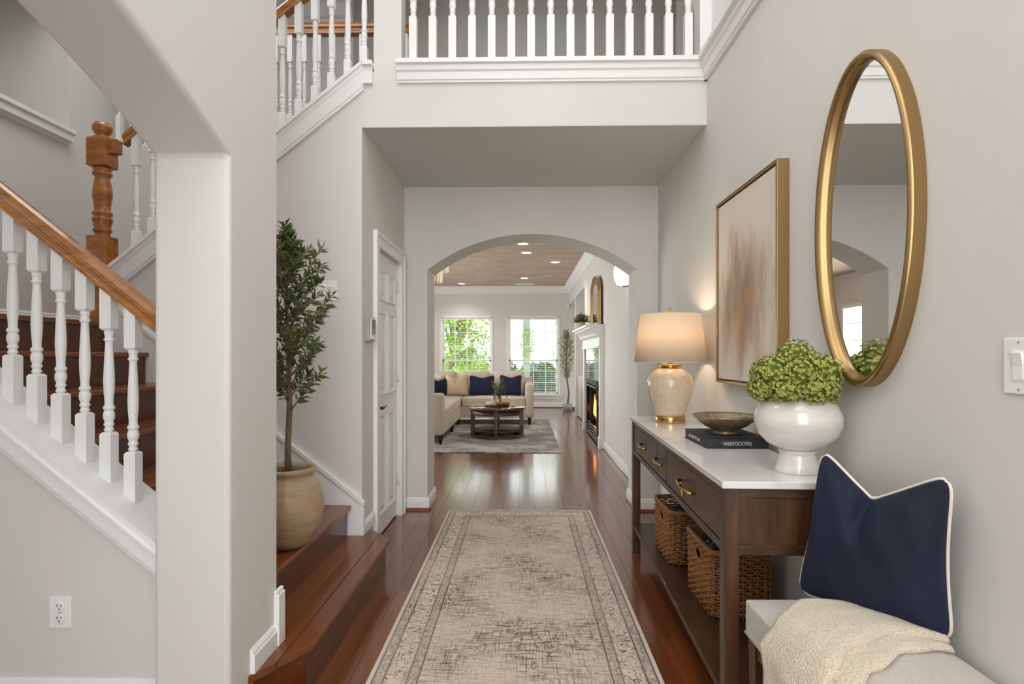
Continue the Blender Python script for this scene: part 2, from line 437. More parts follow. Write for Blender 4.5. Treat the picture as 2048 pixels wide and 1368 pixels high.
# right wall: lower part, upper part set back above the ledge
wr = MB().box(WX, WX + .25, -2.6, 7.75, 0, 3.02).box(WX + .05, WX + .25, -2.6, 3.64, 3.0, TOP).box(2.2, 2.3, 3.5, 6.6, 3.0, TOP).box(WX + .25, 2.3, 3.5, 3.64, 3.0, TOP)
wr.box(WX, WX + .25, 7.75, 8.42, 0, LIVZ).box(WX, WX + .25, 9.71, 10.4, 0, LIVZ).box(WX, WX + .25, 8.42, 9.71, .84, LIVZ).box(WX + .25, WX + .65, 8.3, 8.42, 0, LIVZ).box(WX + .45, WX + .55, 8.4, 9.8, 0, LIVZ)
struct('wall_right', wr, M_wall)
# living room's right wall goes on past the chimney breast with built-in niches
nw = MB()
nw.box(WX + .45, WX + .55, 10.4, 14.3, 0, LIVZ)
nw.box(WX, WX + .45, 10.4, 14.2, 2.55, LIVZ).box(WX, WX + .45, 10.4, 10.55, 0, 2.55).box(WX, WX + .45, 12.3, 12.6, 0, 2.55).box(WX + .05, WX + .45, 10.55, 12.3, 0, .86)
struct('wall_niche', nw, M_wall)

# arch wall between hall and living room
def arc(xl, xr, zs, rise, n=28):
    h = (xr - xl) / 2; cx = (xl + xr) / 2; R = (h * h + rise * rise) / (2 * rise); cz = zs + rise - R
    a0 = math.asin(h / R)
    return [(cx - R * math.sin(a0 - 2 * a0 * i / n), cz + R * math.cos(a0 - 2 * a0 * i / n)) for i in range(n + 1)]
AL, AR, AY0, AY1 = -.806, .944, 4.81, 5.19
pts = [(-4.6, 0), (AL, 0)] + arc(AL, AR, 2.015, .297) + [(AR, 0), (WX, 0), (WX, UP - .02), (-4.6, UP - .02)]
struct('wall_arch', MB().prism(pts, 'y', AY0, AY1), M_wall)
# hall left wall with the closet door opening
DY0, DY1, DZ = 3.915, 4.64, 2.045
wl = MB().box(-1.12, -1.0, 3.66, DY0, 0, SOF).box(-1.12, -1.0, DY1, AY0, 0, SOF).box(-1.12, -1.0, DY0, DY1, DZ, SOF)
struct('wall_left', wl, M_wall)
# wall that carries the upper flight, facing the camera
YW = 3.54
def capu(x): return 2.668 + .792 * (x + 1.528)
pts = [(-2.60, 0), (-1.0, 0), (-1.0, SOF), (-.755, SOF), (-.755, TOP), (-.925, TOP), (-.925, UP), (-.985, capu(-.985) - .04), (-2.60, capu(-2.60) - .04)]
struct('wall_stair', MB().prism(pts, 'y', YW, YW + .12), M_wall)
# slab over the hall: its front is the balcony fascia, its underside the dropped ceiling
sl = MB().box(-.755, WX, YW, YW + .12, SOF, UP)
struct('wall_fascia', sl, M_wall)
struct('ceiling_hall', MB().box(-.999, WX - .001, YW + .001, AY0, SOF - .003, SOF + .05), M_soffit)
up = MB().box(-1.0, 2.3, YW + .12, 6.6, UP - .1, UP).box(-3.55, -1.0, 4.76, 6.3, UP - .1, UP)
struct('floor_upper', up, mat('beige_carpet', 'b7aea2', .95, bump=.4, bscale=300))
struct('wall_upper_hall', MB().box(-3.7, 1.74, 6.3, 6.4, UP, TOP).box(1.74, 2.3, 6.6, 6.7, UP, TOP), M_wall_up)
dt = MB().box(1.66, 1.76, 6.28, 6.3, UP, UP + 2.1).box(1.86, 1.9, 6.28, 6.3, UP, UP + 2.1)
struct('trim_2', dt, M_white)
struct('wall_upper_left', MB().box(-3.55, -1.86, 6.24, 6.3, UP, TOP), M_wall)
struct('trim_3', MB().prism([(6.24, 5.2), (6.24, 4.90), (6.215, 4.90), (6.20, 4.95), (6.17, 4.97), (6.13, 5.08), (6.08, 5.12), (6.06, 5.2)], 'x', -3.55, -1.85), M_white)
# stairwell: left wall with a recessed ledge, back wall below the upper hall
LWX = -3.55
lw = MB().box(LWX - .12, LWX, 1.9, 6.3, 0, 3.0).box(LWX - .12, LWX, 4.42, 6.3, 3.0, TOP).box(LWX - .12, LWX, 1.9, 4.42, 4.08, TOP)
lw.box(LWX - .75, LWX - .65, 1.9, 4.6, 2.9, 4.2).box(LWX - .65, LWX - .12, 4.42, 4.52, 2.9, 4.2)
struct('wall_stairwell_left', lw, M_wall)
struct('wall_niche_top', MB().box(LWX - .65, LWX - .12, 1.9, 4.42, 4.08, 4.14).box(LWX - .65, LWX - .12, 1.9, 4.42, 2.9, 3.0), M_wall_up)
struct('wall_stairwell_back', MB().box(-3.55, -1.12, 4.75, 4.81, 0, UP - .003), M_wall)
LED = [(LWX, 2.925), (LWX + .02, 2.93), (LWX + .03, 2.945), (LWX + .06, 2.95), (LWX + .06, 3.0), (LWX + .08, 3.01), (LWX + .08, 3.04), (LWX - .12, 3.04), (LWX - .12, 3.0), (LWX, 3.0)]
struct('trim_4', moulding(LED, 'y', 1.9, 4.40), M_white)
# left foyer wall: plane x, with the wide arched opening and the near pier
CX0, CX1, CY0, CY1 = -1.20, -.952, 1.84, 2.2
pts = [(-2.6, 0), (-1.2, 0)] + arc(-1.2, CY0, 1.945, .33, 32) + [(CY0, 0), (CY1, 0), (CY1, TOP), (-2.6, TOP)]
struct('wall_foyer_left', MB().prism(pts, 'x', CX0, CX1), M_wall, bevel=.018, seg=4)
# low wall under the lower rail
def capl(x): return .667 + .79 * (-1.2 - x)
pts = [(-3.55, 0), (CX0, 0), (CX0, capl(CX0) - .03), (-2.57, capl(-2.57) - .03), (-3.55, capl(-2.57) - .03)]
struct('wall_stair_low', MB().prism(pts, 'y', 1.90, 2.08), M_wall)
# closing shell, behind and above the camera
struct('wall_front', MB().box(-4.3, -3.2, -2.7, -2.6, 0, TOP).box(.9, 1.4, -2.7, -2.6, 0, TOP).box(-1.1, .9, -2.7, -2.6, 0, .4).box(-1.1, .9, -2.7, -2.6, 4.9, TOP).box(-3.2, -1.1, -2.7, -2.6, 0, TOP), M_wall)
struct('wall_study', MB().box(-4.3, -4.2, -2.6, 1.9, 0, TOP).box(-4.2, -3.55, 1.9, 2.0, 0, TOP), M_wall)
struct('ceiling', MB().box(-4.35, 2.4, -2.7, 6.7, TOP, TOP + .08), M_ceil)
# living room
W1 = (X_at(882, FARY), X_at(985, FARY)); W2 = (X_at(1015, FARY), X_at(1119, FARY)); WZ0, WZ1 = .32, 2.25
b = MB()
xs = [-4.6, W1[0], W1[1], W2[0], W2[1], WX + .5]
b.box(xs[0], xs[1], FARY, FARY + .15, 0, LIVZ).box(xs[2], xs[3], FARY, FARY + .15, 0, LIVZ).box(xs[4], xs[5], FARY, FARY + .15, 0, LIVZ)
for a in (1, 3):
    b.box(xs[a], xs[a + 1], FARY, FARY + .15, 0, WZ0).box(xs[a], xs[a + 1], FARY, FARY + .15, WZ1, LIVZ)
struct('wall_back', b, M_wall)
SW = [(6.6, 8.2), (8.6, 10.2), (10.6, 12.2)]
b = MB().box(-4.6, -4.5, 5.19, 14.2, 0, .55).box(-4.6, -4.5, 5.19, 14.2, 2.3, LIVZ)
for y0_, y1_ in ((5.19, 6.6), (8.2, 8.6), (10.2, 10.6), (12.2, 14.2)): b.box(-4.6, -4.5, y0_, y1_, .55, 2.3)
struct('wall_living_left', b, M_wall)
for i, (y0_, y1_) in enumerate(SW):
    w_ = thing('window_%d' % (3 + i), 'tall side window of the living room with white glazing bars', None, (-4.5, (y0_ + y1_) / 2, .55)); w_['kind'] = 'structure'
    obj('window_frame', MB().box(-4.52, -4.485, y0_ - .05, y0_ + .03, .5, 2.35).box(-4.52, -4.485, y1_ - .03, y1_ + .05, .5, 2.35).box(-4.52, -4.485, y0_ + .03, y1_ - .03, .5, .58).box(-4.52, -4.485, y0_ + .03, y1_ - .03, 2.27, 2.35), M_white, w_)
    for k in range(1, 4): yy = y0_ + (y1_ - y0_) * k / 4; obj('muntin', MB().box(-4.55, -4.53, yy - .01, yy + .01, .55, 2.3), M_white, w_)
    for k in range(1, 5): zz = .55 + 1.75 * k / 5; obj('muntin', MB().box(-4.549, -4.531, y0_, y1_, zz - .01, zz + .01), M_white, w_)
    obj('pane', MB().box(-4.542, -4.538, y0_, y1_, .55, 2.3), M_glass, w_)
struct('ceiling_living', MB().box(-4.6, 1.7, 5.19, 14.3, LIVZ, LIVZ + .06), M_ceil_liv)
CR = [(0, 0), (0, -.17), (.015, -.17), (.02, -.14), (.05, -.10), (.10, -.05), (.12, -.02), (.12, 0)]
struct('trim_5', moulding([(FARY - a, LIVZ + c) for a, c in CR], 'x', -4.5, WX), M_white)
struct('trim_6', moulding([(WX - a, LIVZ + c) for a, c in CR], 'y', 5.19, FARY), M_white)

# baseboards
def base_prof(h=.105, t=.016): return [(0, 0), (t, 0), (t, h * .72), (t * .7, h * .8), (t * .75, h * .86), (t * .3, h), (0, h)]
def base_x(name, wx, sgn, y0, y1, z=0, h=.105):
    o = struct(name, moulding([(wx + sgn * a, z + c) for a, c in base_prof(h)], 'y', y0, y1), M_white)
    if z == 0:
        obj('shoe_moulding', moulding([(wx + sgn * a, c) for a, c in ((0, 0), (.03, 0), (.027, .012), (.016, .02), (0, .02))], 'y', y0, y1), M_step, o)
    return o
def base_y(name, wy, x0, x1, z=0, h=.105, ext=0):
    o = struct(name, moulding([(wy - a, z + c) for a, c in base_prof(h)], 'x', x0, x1), M_white)
    if z == 0:
        obj('shoe_moulding', moulding([(wy - a, c) for a, c in ((0, 0), (.03, 0), (.027, .012), (.016, .02), (0, .02))], 'x', x0, x1), M_step, o)
    return o
base_x('baseboard_right', WX, -1, 0.3, AY0)
base_x('baseboard_living_right', WX, -1, AY1, 8.02)
base_y('baseboard_arch_left', AY0, -1.0, AL + .016)
base_y('baseboard_arch_right', AY0, AR - .016, WX)
base_x('baseboard_arch_jamb_left', AL, 1, AY0, AY1 + .016)
base_x('baseboard_arch_jamb_right', AR, -1, AY0, AY1 + .016)
base_y('baseboard_back', FARY, -4.5, WX + .4, h=.13)
base_y('baseboard_stair_low', 1.90, -4.2, CX0, h=.215)
base_x('baseboard_pier', CX1, 1, 1.985, CY1, z=.188, h=.085)
base_x('baseboard_pier_low', CX1, 1, CY0, 1.98, z=0, h=.105)
base_x('baseboard_hall_left', -1.0, 1, 3.56, 3.80, z=.188, h=.075)
struct('trim_7', MB().box(CX1, CX1 + .022, CY1 - .03, CY1 + .03, .188, .385).box(CX1, CX1 + .016, CY1 - .03, CY1 + .03, .385, .40), M_white, bevel=.004)
base_x('baseboard_landing', LWX, 1, 2.1, 4.75, z=1.504, h=.11)
base_y('baseboard_landing_back', 4.75, LWX, -2.6, z=1.504, h=.11)
# balcony cap and crown below the balusters, running on round the right wall
PR = [(0, 2.975), (.018, 2.975), (.020, 2.985), (.028, 2.99), (.036, 3.03), (.048, 3.04), (.052, 3.068), (.075, 3.072), (.075, 3.098), (-.12, 3.098), (-.12, 3.06), (0, 3.06)]
xb0 = X_at(797, YW - .07)
struct('trim_8', moulding([(YW - a, c) for a, c in PR], 'x', -.775, WX - .0), M_white)
struct('trim_9', moulding([(WX - a, c) for a, c in PR], 'y', .2, YW + .0), M_white)
struct('trim_10', MB().box(WX - .04, WX + .06, YW, YW + .12, 3.09, TOP), M_white)
struct('wall_right_upper', MB().box(WX + .03, WX + .05, .2, YW, 3.09, TOP), M_white)
# sloped cap of the upper flight
def slope_prism(f, x0, x1, prof, y0s):  # prof: list of (dy, dz) swept along the slope in XZ
    b = MB(); v = []
    for x in (x0, x1):
        v.append([b.bm.verts.new((x, y0s + a, f(x) + c)) for a, c in prof])
    n = len(prof)
    b.bm.faces.new(v[0][::-1]); b.bm.faces.new(v[1])
    for i in range(n): b.bm.faces.new((v[0][i], v[0][(i + 1) % n], v[1][(i + 1) % n], v[1][i]))
    return b
PRU = [(-.002, -.165), (-.022, -.165), (-.024, -.15), (-.030, -.145), (-.034, -.06), (-.042, -.045), (-.044, -.028), (-.058, -.024), (-.058, 0), (.14, 0), (.14, -.035), (-.002, -.035)]
t = struct('trim_11', slope_prism(capu, -2.60, -.985, PRU, YW), M_white)
obj('cap_end', MB().box(-.987, -.926, YW - .058, YW + .13, 3.072, 3.098).box(-.987, -.93, YW - .03, YW - .001, 2.97, 3.072), M_white, t)
PRL = [(-.002, -.118), (-.018, -.118), (-.020, -.10), (-.026, -.095), (-.026, -.045), (-.034, -.04), (-.034, -.030), (-.026, -.026), (-.026, -.016), (-.026, 0), (.20, 0), (.20, -.03), (-.002, -.03)]
struct('trim_12', slope_prism(capl, -2.57, CX0, PRL, 1.90), M_white)
# stair skirt on the wall of the upper flight
pts = [(-.984, .188), (-.984, .372), (-1.012, .388), (-2.58, 1.61), (-2.58, 1.30), (-1.1, .188)]
t = struct('trim_13', MB().prism(pts, 'y', YW - .018, YW), M_white)
obj('skirt_cap', MB().prism([(-.980, .372), (-1.012, .395), (-2.58, 1.617), (-2.58, 1.645), (-1.008, .42), (-.980, .398)], 'y', YW - .028, YW), M_white, t)
obj('skirt_return', MB().box(-.999, -.985, YW + .001, YW + .02, .189, .385), M_white, t)

# closet door with casing
d = thing('door_1', 'white six panel closet door in the hall left wall', None, (-1.0, DY0, 0)); d['kind'] = 'structure'
Z9 = DZ + .09
cs = MB().box(-1.0, -.982, DY0 - .08, DY0 + .004, 0, DZ - .004).box(-1.0, -.982, DY1 - .004, DY1 + .075, 0, DZ - .004).box(-1.0, -.982, DY0 - .08, DY1 + .075, DZ - .004, DZ + .065)
cs.box(-1.0, -.972, DY0 - .105, DY0 - .08, 0, DZ + .065).box(-1.0, -.972, DY1 + .075, DY1 + .10, 0, DZ + .065).box(-1.0, -.972, DY0 - .105, DY1 + .10, DZ + .065, Z9)
obj('door_casing', cs, M_white, d)
js = MB().box(-1.10, -1.0, DY0, DY0 + .002, 0, DZ).box(-1.10, -1.0, DY1 - .002, DY1, 0, DZ)
obj('door_jamb', js, M_white, d)
DX = -1.028
leaf = obj('door_leaf', MB().box(DX - .035, DX, DY0 + .003, DY1 - .003, .012, DZ - .004), M_white, d)
cols = [(DY0 + .105, DY0 + .325), (DY1 - .325, DY1 - .105)]
rws = [(.16, .86), (1.02, 1.60), (1.70, 1.90)]
for (a, c) in cols:
    for (z0, z1) in rws:
        # raised panel: recessed ring and raised field
        b = MB()
        rings = [(0, 0), (.012, -.007), (.028, -.007), (.055, .003)]
        V = []
        for ins, dep in rings:
            V.append([b.bm.verts.new((DX + .0012 + dep + .006, yy, zz)) for yy, zz in ((a + ins, z0 + ins), (c - ins, z0 + ins), (c - ins, z1 - ins), (a + ins, z1 - ins))])
        for p, q in zip(V, V[1:]):
            for i in range(4): b.bm.faces.new((p[i], p[(i + 1) % 4], q[(i + 1) % 4], q[i]))
        b.bm.faces.new(V[-1])
        # thin moulded lip
        b.box(DX, DX + .012, a - .008, a, z0 - .006, z1 + .006).box(DX, DX + .012, c, c + .008, z0 - .006, z1 + .006)
        b.box(DX, DX + .012, a, c, z0 - .006, z0).box(DX, DX + .012, a, c, z1, z1 + .006)
        obj('door_panel', b, M_white, leaf)
hz = .93
hb = MB(); hb.lathe([(.026, 0), (.026, .006), (.012, .010), (.010, .045)], 0, 0, 0, 16)
M_ = Matrix.Translation((DX, DY0 + .065, hz)) @ Matrix.Rotation(PI / 2, 4, 'Y')
hb.bm.transform(M_)
hb.tube([(DX + .045, DY0 + .06, hz), (DX + .052, DY0 + .075, hz + .002), (DX + .05, DY0 + .11, hz + .004), (DX + .05, DY0 + .165, hz + .006)], [.011, .011, .009, .008], 10)
obj('door_handle', hb, M_chrome, leaf, label='dark nickel lever handle')
for z in (.25, 1.08, 1.80):
    b = MB(); b.lathe([(.008, 0), (.008, .09)], DX + .012, DY1 - .001, z, 8); obj('hinge', b, M_white, d)

# ------------------------------------------------------------------ STAIRCASE
RI, GO, NX1 = .188, .252, -.808
sa = thing('staircase', None, None, (-1.9, 2.8, 0)); sa['kind'] = 'structure'; sa['label'] = 'dark cherry wood stairs rising to the left from the hall'
def board(name, pts, z0, z1, m=M_step, bev=.004):
    return obj(name, MB().prism(pts, 'z', z0, z1), m, sa, bevel=bev, seg=2)
z1 = RI
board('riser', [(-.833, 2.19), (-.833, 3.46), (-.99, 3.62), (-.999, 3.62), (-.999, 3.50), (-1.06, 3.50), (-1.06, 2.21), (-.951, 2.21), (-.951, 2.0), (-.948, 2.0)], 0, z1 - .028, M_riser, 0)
board('tread', [(-.808, 2.2), (-.808, 3.47), (-.894, 3.565), (-.894, 2.06)], z1 - .028, z1, M_step, .006)
board('tread', [(-.8943, 2.060), (-.8943, 3.566), (-.984, 3.66), (-.984, 2.205), (-.9515, 2.205), (-.9515, 1.968)], z1 - .028, z1, M_step, .0012)
board('tread', [(-.9843, 2.205), (-.9843, 3.52), (-1.085, 3.52), (-1.085, 2.205)], z1 - .028, z1, M_step, .0012)
for k in range(2, 8):
    nx = NX1 - GO * (k - 1); z = RI * k
    y0, y1 = 2.085, YW - .02
    board('tread', [(nx, y0), (nx, y1), (nx - .13, y1), (nx - .13, y0)], z - .028, z, M_step, .006)
    board('tread', [(nx - .1303, y0), (nx - .1303, y1), (nx - GO - .03, y1), (nx - GO - .03, y0)], z - .028, z, M_step, .0012)
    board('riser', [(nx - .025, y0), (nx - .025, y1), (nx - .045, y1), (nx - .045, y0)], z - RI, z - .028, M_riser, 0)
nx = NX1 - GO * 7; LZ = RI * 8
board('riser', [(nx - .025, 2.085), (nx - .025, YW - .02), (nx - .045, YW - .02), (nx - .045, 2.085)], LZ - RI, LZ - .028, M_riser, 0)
for q in range(8):
    xa = nx - q * .124
    if xa - .122 < LWX: break
    board('landing_plank', [(xa, 2.085), (xa, YW if q == 0 else 4.75), (max(xa - .122, LWX), YW if q == 0 else 4.75), (max(xa - .122, LWX), 2.085)], LZ - .028, LZ, M_step, .002)
# the upper flight behind its wall
for k in range(1, 9):
    nx2 = -2.60 + .20 * (k - 1); z = LZ + .172 * k
    board('tread', [(nx2, YW + .13), (nx2, 4.745), (nx2 + .23, 4.745), (nx2 + .23, YW + .13)], z - .028, z, M_step, .004)
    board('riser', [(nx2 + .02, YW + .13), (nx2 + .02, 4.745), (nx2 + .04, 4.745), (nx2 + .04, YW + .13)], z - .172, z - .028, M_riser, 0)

# ------------------------------------------------------------------ RAILINGS
def baluster_mesh(h, wdt, zb, zt, slope=0., seg=14):
    """square base to zb, turned shaft, square top from zt to h"""
    b = MB(); q = wdt / 2
    V = [b.bm.verts.new((x, y, z)) for (x, y, z) in ((-q, -q, slope * q - .004), (q, -q, -slope * q - .004), (q, q, -slope * q - .004), (-q, q, slope * q - .004))]
    T = [b.bm.verts.new((x, y, zb)) for (x, y) in ((-q, -q), (q, -q), (q, q), (-q, q))]
    i = .006
    U = [b.bm.verts.new((x, y, zb + .007)) for (x, y) in ((-q + i, -q + i), (q - i, -q + i), (q - i, q - i), (-q + i, q - i))]
    b.bm.faces.new(V[::-1]); b.bm.faces.new(U)
    for A, B in ((V, T), (T, U)):
        for k in range(4): b.bm.faces.new((A[k], A[(k + 1) % 4], B[(k + 1) % 4], B[k]))
    V = [b.bm.verts.new((x, y, zt - .007)) for (x, y) in ((-q + i, -q + i), (q - i, -q + i), (q - i, q - i), (-q + i, q - i))]
    T = [b.bm.verts.new((x, y, zt)) for (x, y) in ((-q, -q), (q, -q), (q, q), (-q, q))]
    U = [b.bm.verts.new((x, y, z)) for (x, y, z) in ((-q, -q, h + slope * q + .004), (q, -q, h - slope * q + .004), (q, q, h - slope * q + .004), (-q, q, h + slope * q + .004))]
    b.bm.faces.new(V[::-1]); b.bm.faces.new(U)
    for A, B in ((V, T), (T, U)):
        for k in range(4): b.bm.faces.new((A[k], A[(k + 1) % 4], B[(k + 1) % 4], B[k]))
    r = wdt * .40; L_ = zt - zb
    P = [(.62, 0), (.68, .02), (.95, .035), (1.0, .045), (.80, .055), (.76, .07), (1.02, .085), (1.05, .095), (.85, .105), (.88, .125), (1.12, .15), (1.15, .18), (1.0, .215), (.80, .225), (1.12, .235), (1.15, .25), (1.08, .262), (.84, .272),
         (.86, .32), (1.02, .40), (1.10, .50), (1.02, .60), (.90, .72), (.78, .82), (.74, .865), (.76, .875), (1.02, .885), (1.05, .90), (.80, .91), (.86, .94), (.98, .955), (.98, .97), (.7, .985), (.7, 1.0)]
    b.lathe([(r * a, zb + L_ * c) for a, c in P], 0, 0, 0, seg)
    me = bpy.data.meshes.new('baluster'); bmesh.ops.recalc_face_normals(b.bm, faces=b.bm.faces[:]); b.bm.to_mesh(me); b.bm.free(); me.materials.append(M_white)
    return me
def add_bal(me, par, x, y, z):
    o = bpy.data.objects.new('baluster', me); C.objects.link(o); o.parent = par; o.location = Vector((x, y, z)) - par.location
    return o
RAILP = [(-.030, 0), (-.030, .012), (-.024, .020), (-.024, .030), (-.033, .042), (-.033, .056), (-.024, .074), (-.010, .082), (.010, .082), (.024, .074), (.033, .056), (.033, .042), (.024, .030), (.024, .020), (.030, .012), (.030, 0)]
# lower flight
rl = thing('stair_railing', 'stair railing nearest the viewer, thick honey oak handrail on white turned balusters', 'railing', (-1.9, 1.99, capl(-1.9)))
RB = .654
bl = baluster_mesh(RB, .040, .155, .525, .79)
for i in range(14):
    x = X_at(266.5, 1.99) - .0860 * i
    add_bal(bl, rl, x, 1.99, capl(x))
hb = slope_prism(lambda x: capl(x) + RB, -2.6, CX0, RAILP, 1.99)
obj('handrail', hb, M_oak_rail, rl, bevel=.003)
# upper flight
ru = thing('stair_railing', 'railing of the upper stair flight, with an oak newel post at the landing', 'railing', (-1.7, YW + .05, capu(-1.7)))
bu = baluster_mesh(.74, .042, .14, .56, -.792)
for i in range(19):
    x = X_at(727, YW + .03) - .1035 * i
    if x < -2.5: break
    add_bal(bu, ru, x, YW + .05, capu(x))
obj('handrail', slope_prism(lambda x: capu(x) + .74, -2.52, -.93, RAILP, YW + .05), M_oak_rail, ru, bevel=.003)
nb = MB(); nxx, nyy = X_at(198, YW + .02), YW + .05
q = .062
nb.box(nxx - q, nxx + q, nyy - q, nyy + q, LZ, 2.05)
obj('newel_post', nb, M_oak, ru, bevel=.008)
obj('newel_head', MB().box(nxx - q, nxx + q, nyy - q, nyy + q, 2.485, 2.665), M_oak, ru, bevel=.008)
nb = MB()
NP = [(.050, 2.05), (.040, 2.06), (.046, 2.075), (.055, 2.085), (.046, 2.10), (.050, 2.13), (.056, 2.145), (.056, 2.165), (.044, 2.175), (.056, 2.185), (.056, 2.20), (.045, 2.21), (.047, 2.25), (.055, 2.30), (.054, 2.35), (.045, 2.40), (.040, 2.425), (.054, 2.435), (.056, 2.45), (.044, 2.46), (.055, 2.475), (.045, 2.486)]
nb.lathe(NP, nxx, nyy, 0, 24)
obj('newel_turning', nb, M_oak, ru)
nb = MB(); nb.lathe([(.045, 2.664), (.055, 2.672), (.035, 2.682), (.030, 2.69), (.045, 2.70), (.056, 2.725), (.055, 2.745), (.040, 2.768), (.012, 2.779)], nxx, nyy, 0, 24)
obj('newel_cap', nb, M_oak, ru)
obj('rail_block', MB().box(nxx + .05, nxx + .11, nyy - .03, nyy + .03, 2.57, 2.66), M_oak, ru, bevel=.006)
# balcony railing over the hall
rb = thing('balcony_railing', 'balcony railing of fifteen white turned balusters above the hall', 'railing', (.2, YW - .01, 3.098))
bb = baluster_mesh(.88, .046, .275, .70, 0)
for i in range(15):
    add_bal(bb, rb, X_at(825.5 + 39.45 * i, YW - .03), YW - .01, 3.098)
obj('handrail', MB().prism([(YW - .01 + a, 3.978 + c) for a, c in RAILP], 'x', -.755, WX - .03), M_oak_rail, rb)
# far railing along the upper hall, seen through the stair balusters
rf = thing('hall_railing', 'upper hall railing with orange oak top rail, seen through the stair balusters', 'railing', (-2., 4.82, UP))
bf = baluster_mesh(.95, .042, .28, .72, 0, 10)
xr = X_at(822, 4.8)
for i in range(21):
    add_bal(bf, rf, xr - .05 - .122 * i, 4.82, UP)
obj('handrail', MB().prism([(4.82 + a * 1.1, 4.0 + c * 1.25) for a, c in RAILP], 'x', LWX, xr), M_oak, rf)
obj('bottom_rail', MB().box(LWX, xr, 4.79, 4.85, UP, UP + .03), M_white, rf)

# ------------------------------------------------------------------ WINDOWS of the living room
def window(idx, x0, x1, lab):
    w_ = thing('window_%d' % idx, lab, None, ((x0 + x1) / 2, FARY, WZ0)); w_['kind'] = 'structure'
    ya, yb = FARY - .012, FARY + .12
    c = .055
    b = MB().box(x0 - .02, x0 + c - .02, ya, yb, WZ0, WZ1).box(x1 - c + .02, x1 + .02, ya, yb, WZ0, WZ1).box(x0, x1, ya, yb, WZ1 - c + .02, WZ1 + .02)
    obj('window_frame', b, M_white, w_, bevel=.004)
    obj('window_sill', MB().box(x0 - .06, x1 + .06, FARY - .07, yb, WZ0 - .03, WZ0 + .01).box(x0 - .04, x1 + .04, FARY - .02, FARY, WZ0 - .11, WZ0 - .03), M_white, w_, bevel=.004)
    zm = 1.165; xi0, xi1 = x0 + .035, x1 - .035
    for (z0, z1, yy) in ((WZ0 + .01, zm + .02, FARY + .06), (zm - .02, WZ1 - .03, FARY + .095)):
        s = MB(); f = .04
        s.box(xi0, xi0 + f, yy, yy + .03, z0, z1).box(xi1 - f, xi1, yy, yy + .03, z0, z1).box(xi0, xi1, yy, yy + .03, z0, z0 + f).box(xi0, xi1, yy, yy + .03, z1 - f, z1)
        sh = obj('sash', s, M_white, w_)
        for k in range(1, 4):
            xx = xi0 + (xi1 - xi0) * k / 4
            obj('muntin', MB().box(xx - .009, xx + .009, yy + .004, yy + .026, z0 + f, z1 - f), M_white, sh)
        for k in range(1, 3):
            zz = z0 + (z1 - z0) * k / 3
            obj('muntin', MB().box(xi0 + f, xi1 - f, yy + .003, yy + .024, zz - .009, zz + .009), M_white, sh)
        for a in range(4):
            for c_ in range(3):
                obj('pane', MB().box(xi0 + f / 2 + (xi1 - xi0 - f) * a / 4, xi0 + f / 2 + (xi1 - xi0 - f) * (a + 1) / 4, yy + .012, yy + .015, z0 + f / 2 + (z1 - z0 - f) * c_ / 3, z0 + f / 2 + (z1 - z0 - f) * (c_ + 1) / 3), M_glass, sh)
    bl_ = thing('window_blind', 'white horizontal blind with open slats in the ' + ('left' if idx == 1 else 'right') + ' living room window', 'blind', ((x0 + x1) / 2, FARY + .03, WZ1 - .05))
    obj('headrail', MB().box(x0 + .04, x1 - .04, FARY + .005, FARY + .045, WZ1 - .075, WZ1 - .038), M_white, bl_)
    sm = bpy.data.meshes.new('slat'); b = MB().box(-(x1 - x0) / 2 + .045, (x1 - x0) / 2 - .045, -.020, .020, -.0012, .0012, Matrix.Rotation(math.radians(3), 4, 'X'))
    b.bm.to_mesh(sm); b.bm.free(); sm.materials.append(M_white)
    z = WZ1 - .11
    while z > WZ0 + .06:
        o = bpy.data.objects.new('slat', sm); C.objects.link(o); o.parent = bl_; o.location = Vector((0, 0, z)) - Vector((0, 0, bl_.location.z)); z -= .046
    obj('bottom_rail', MB().box(x0 + .045, x1 - .045, FARY + .012, FARY + .042, WZ0 + .015, WZ0 + .032), M_white, bl_)
    cdb = MB()
    for xx in (x0 + .2, x1 - .2): cdb.tube([(xx, FARY + .03, WZ1 - .06), (xx, FARY + .03, WZ0 + .03)], .0015, 4)
    obj('ladder_cord', cdb, M_white, bl_)
window(1, W1[0], W1[1], 'left living room window behind the sofa')
window(2, W2[0], W2[1], 'right living room window beside the corner tree')

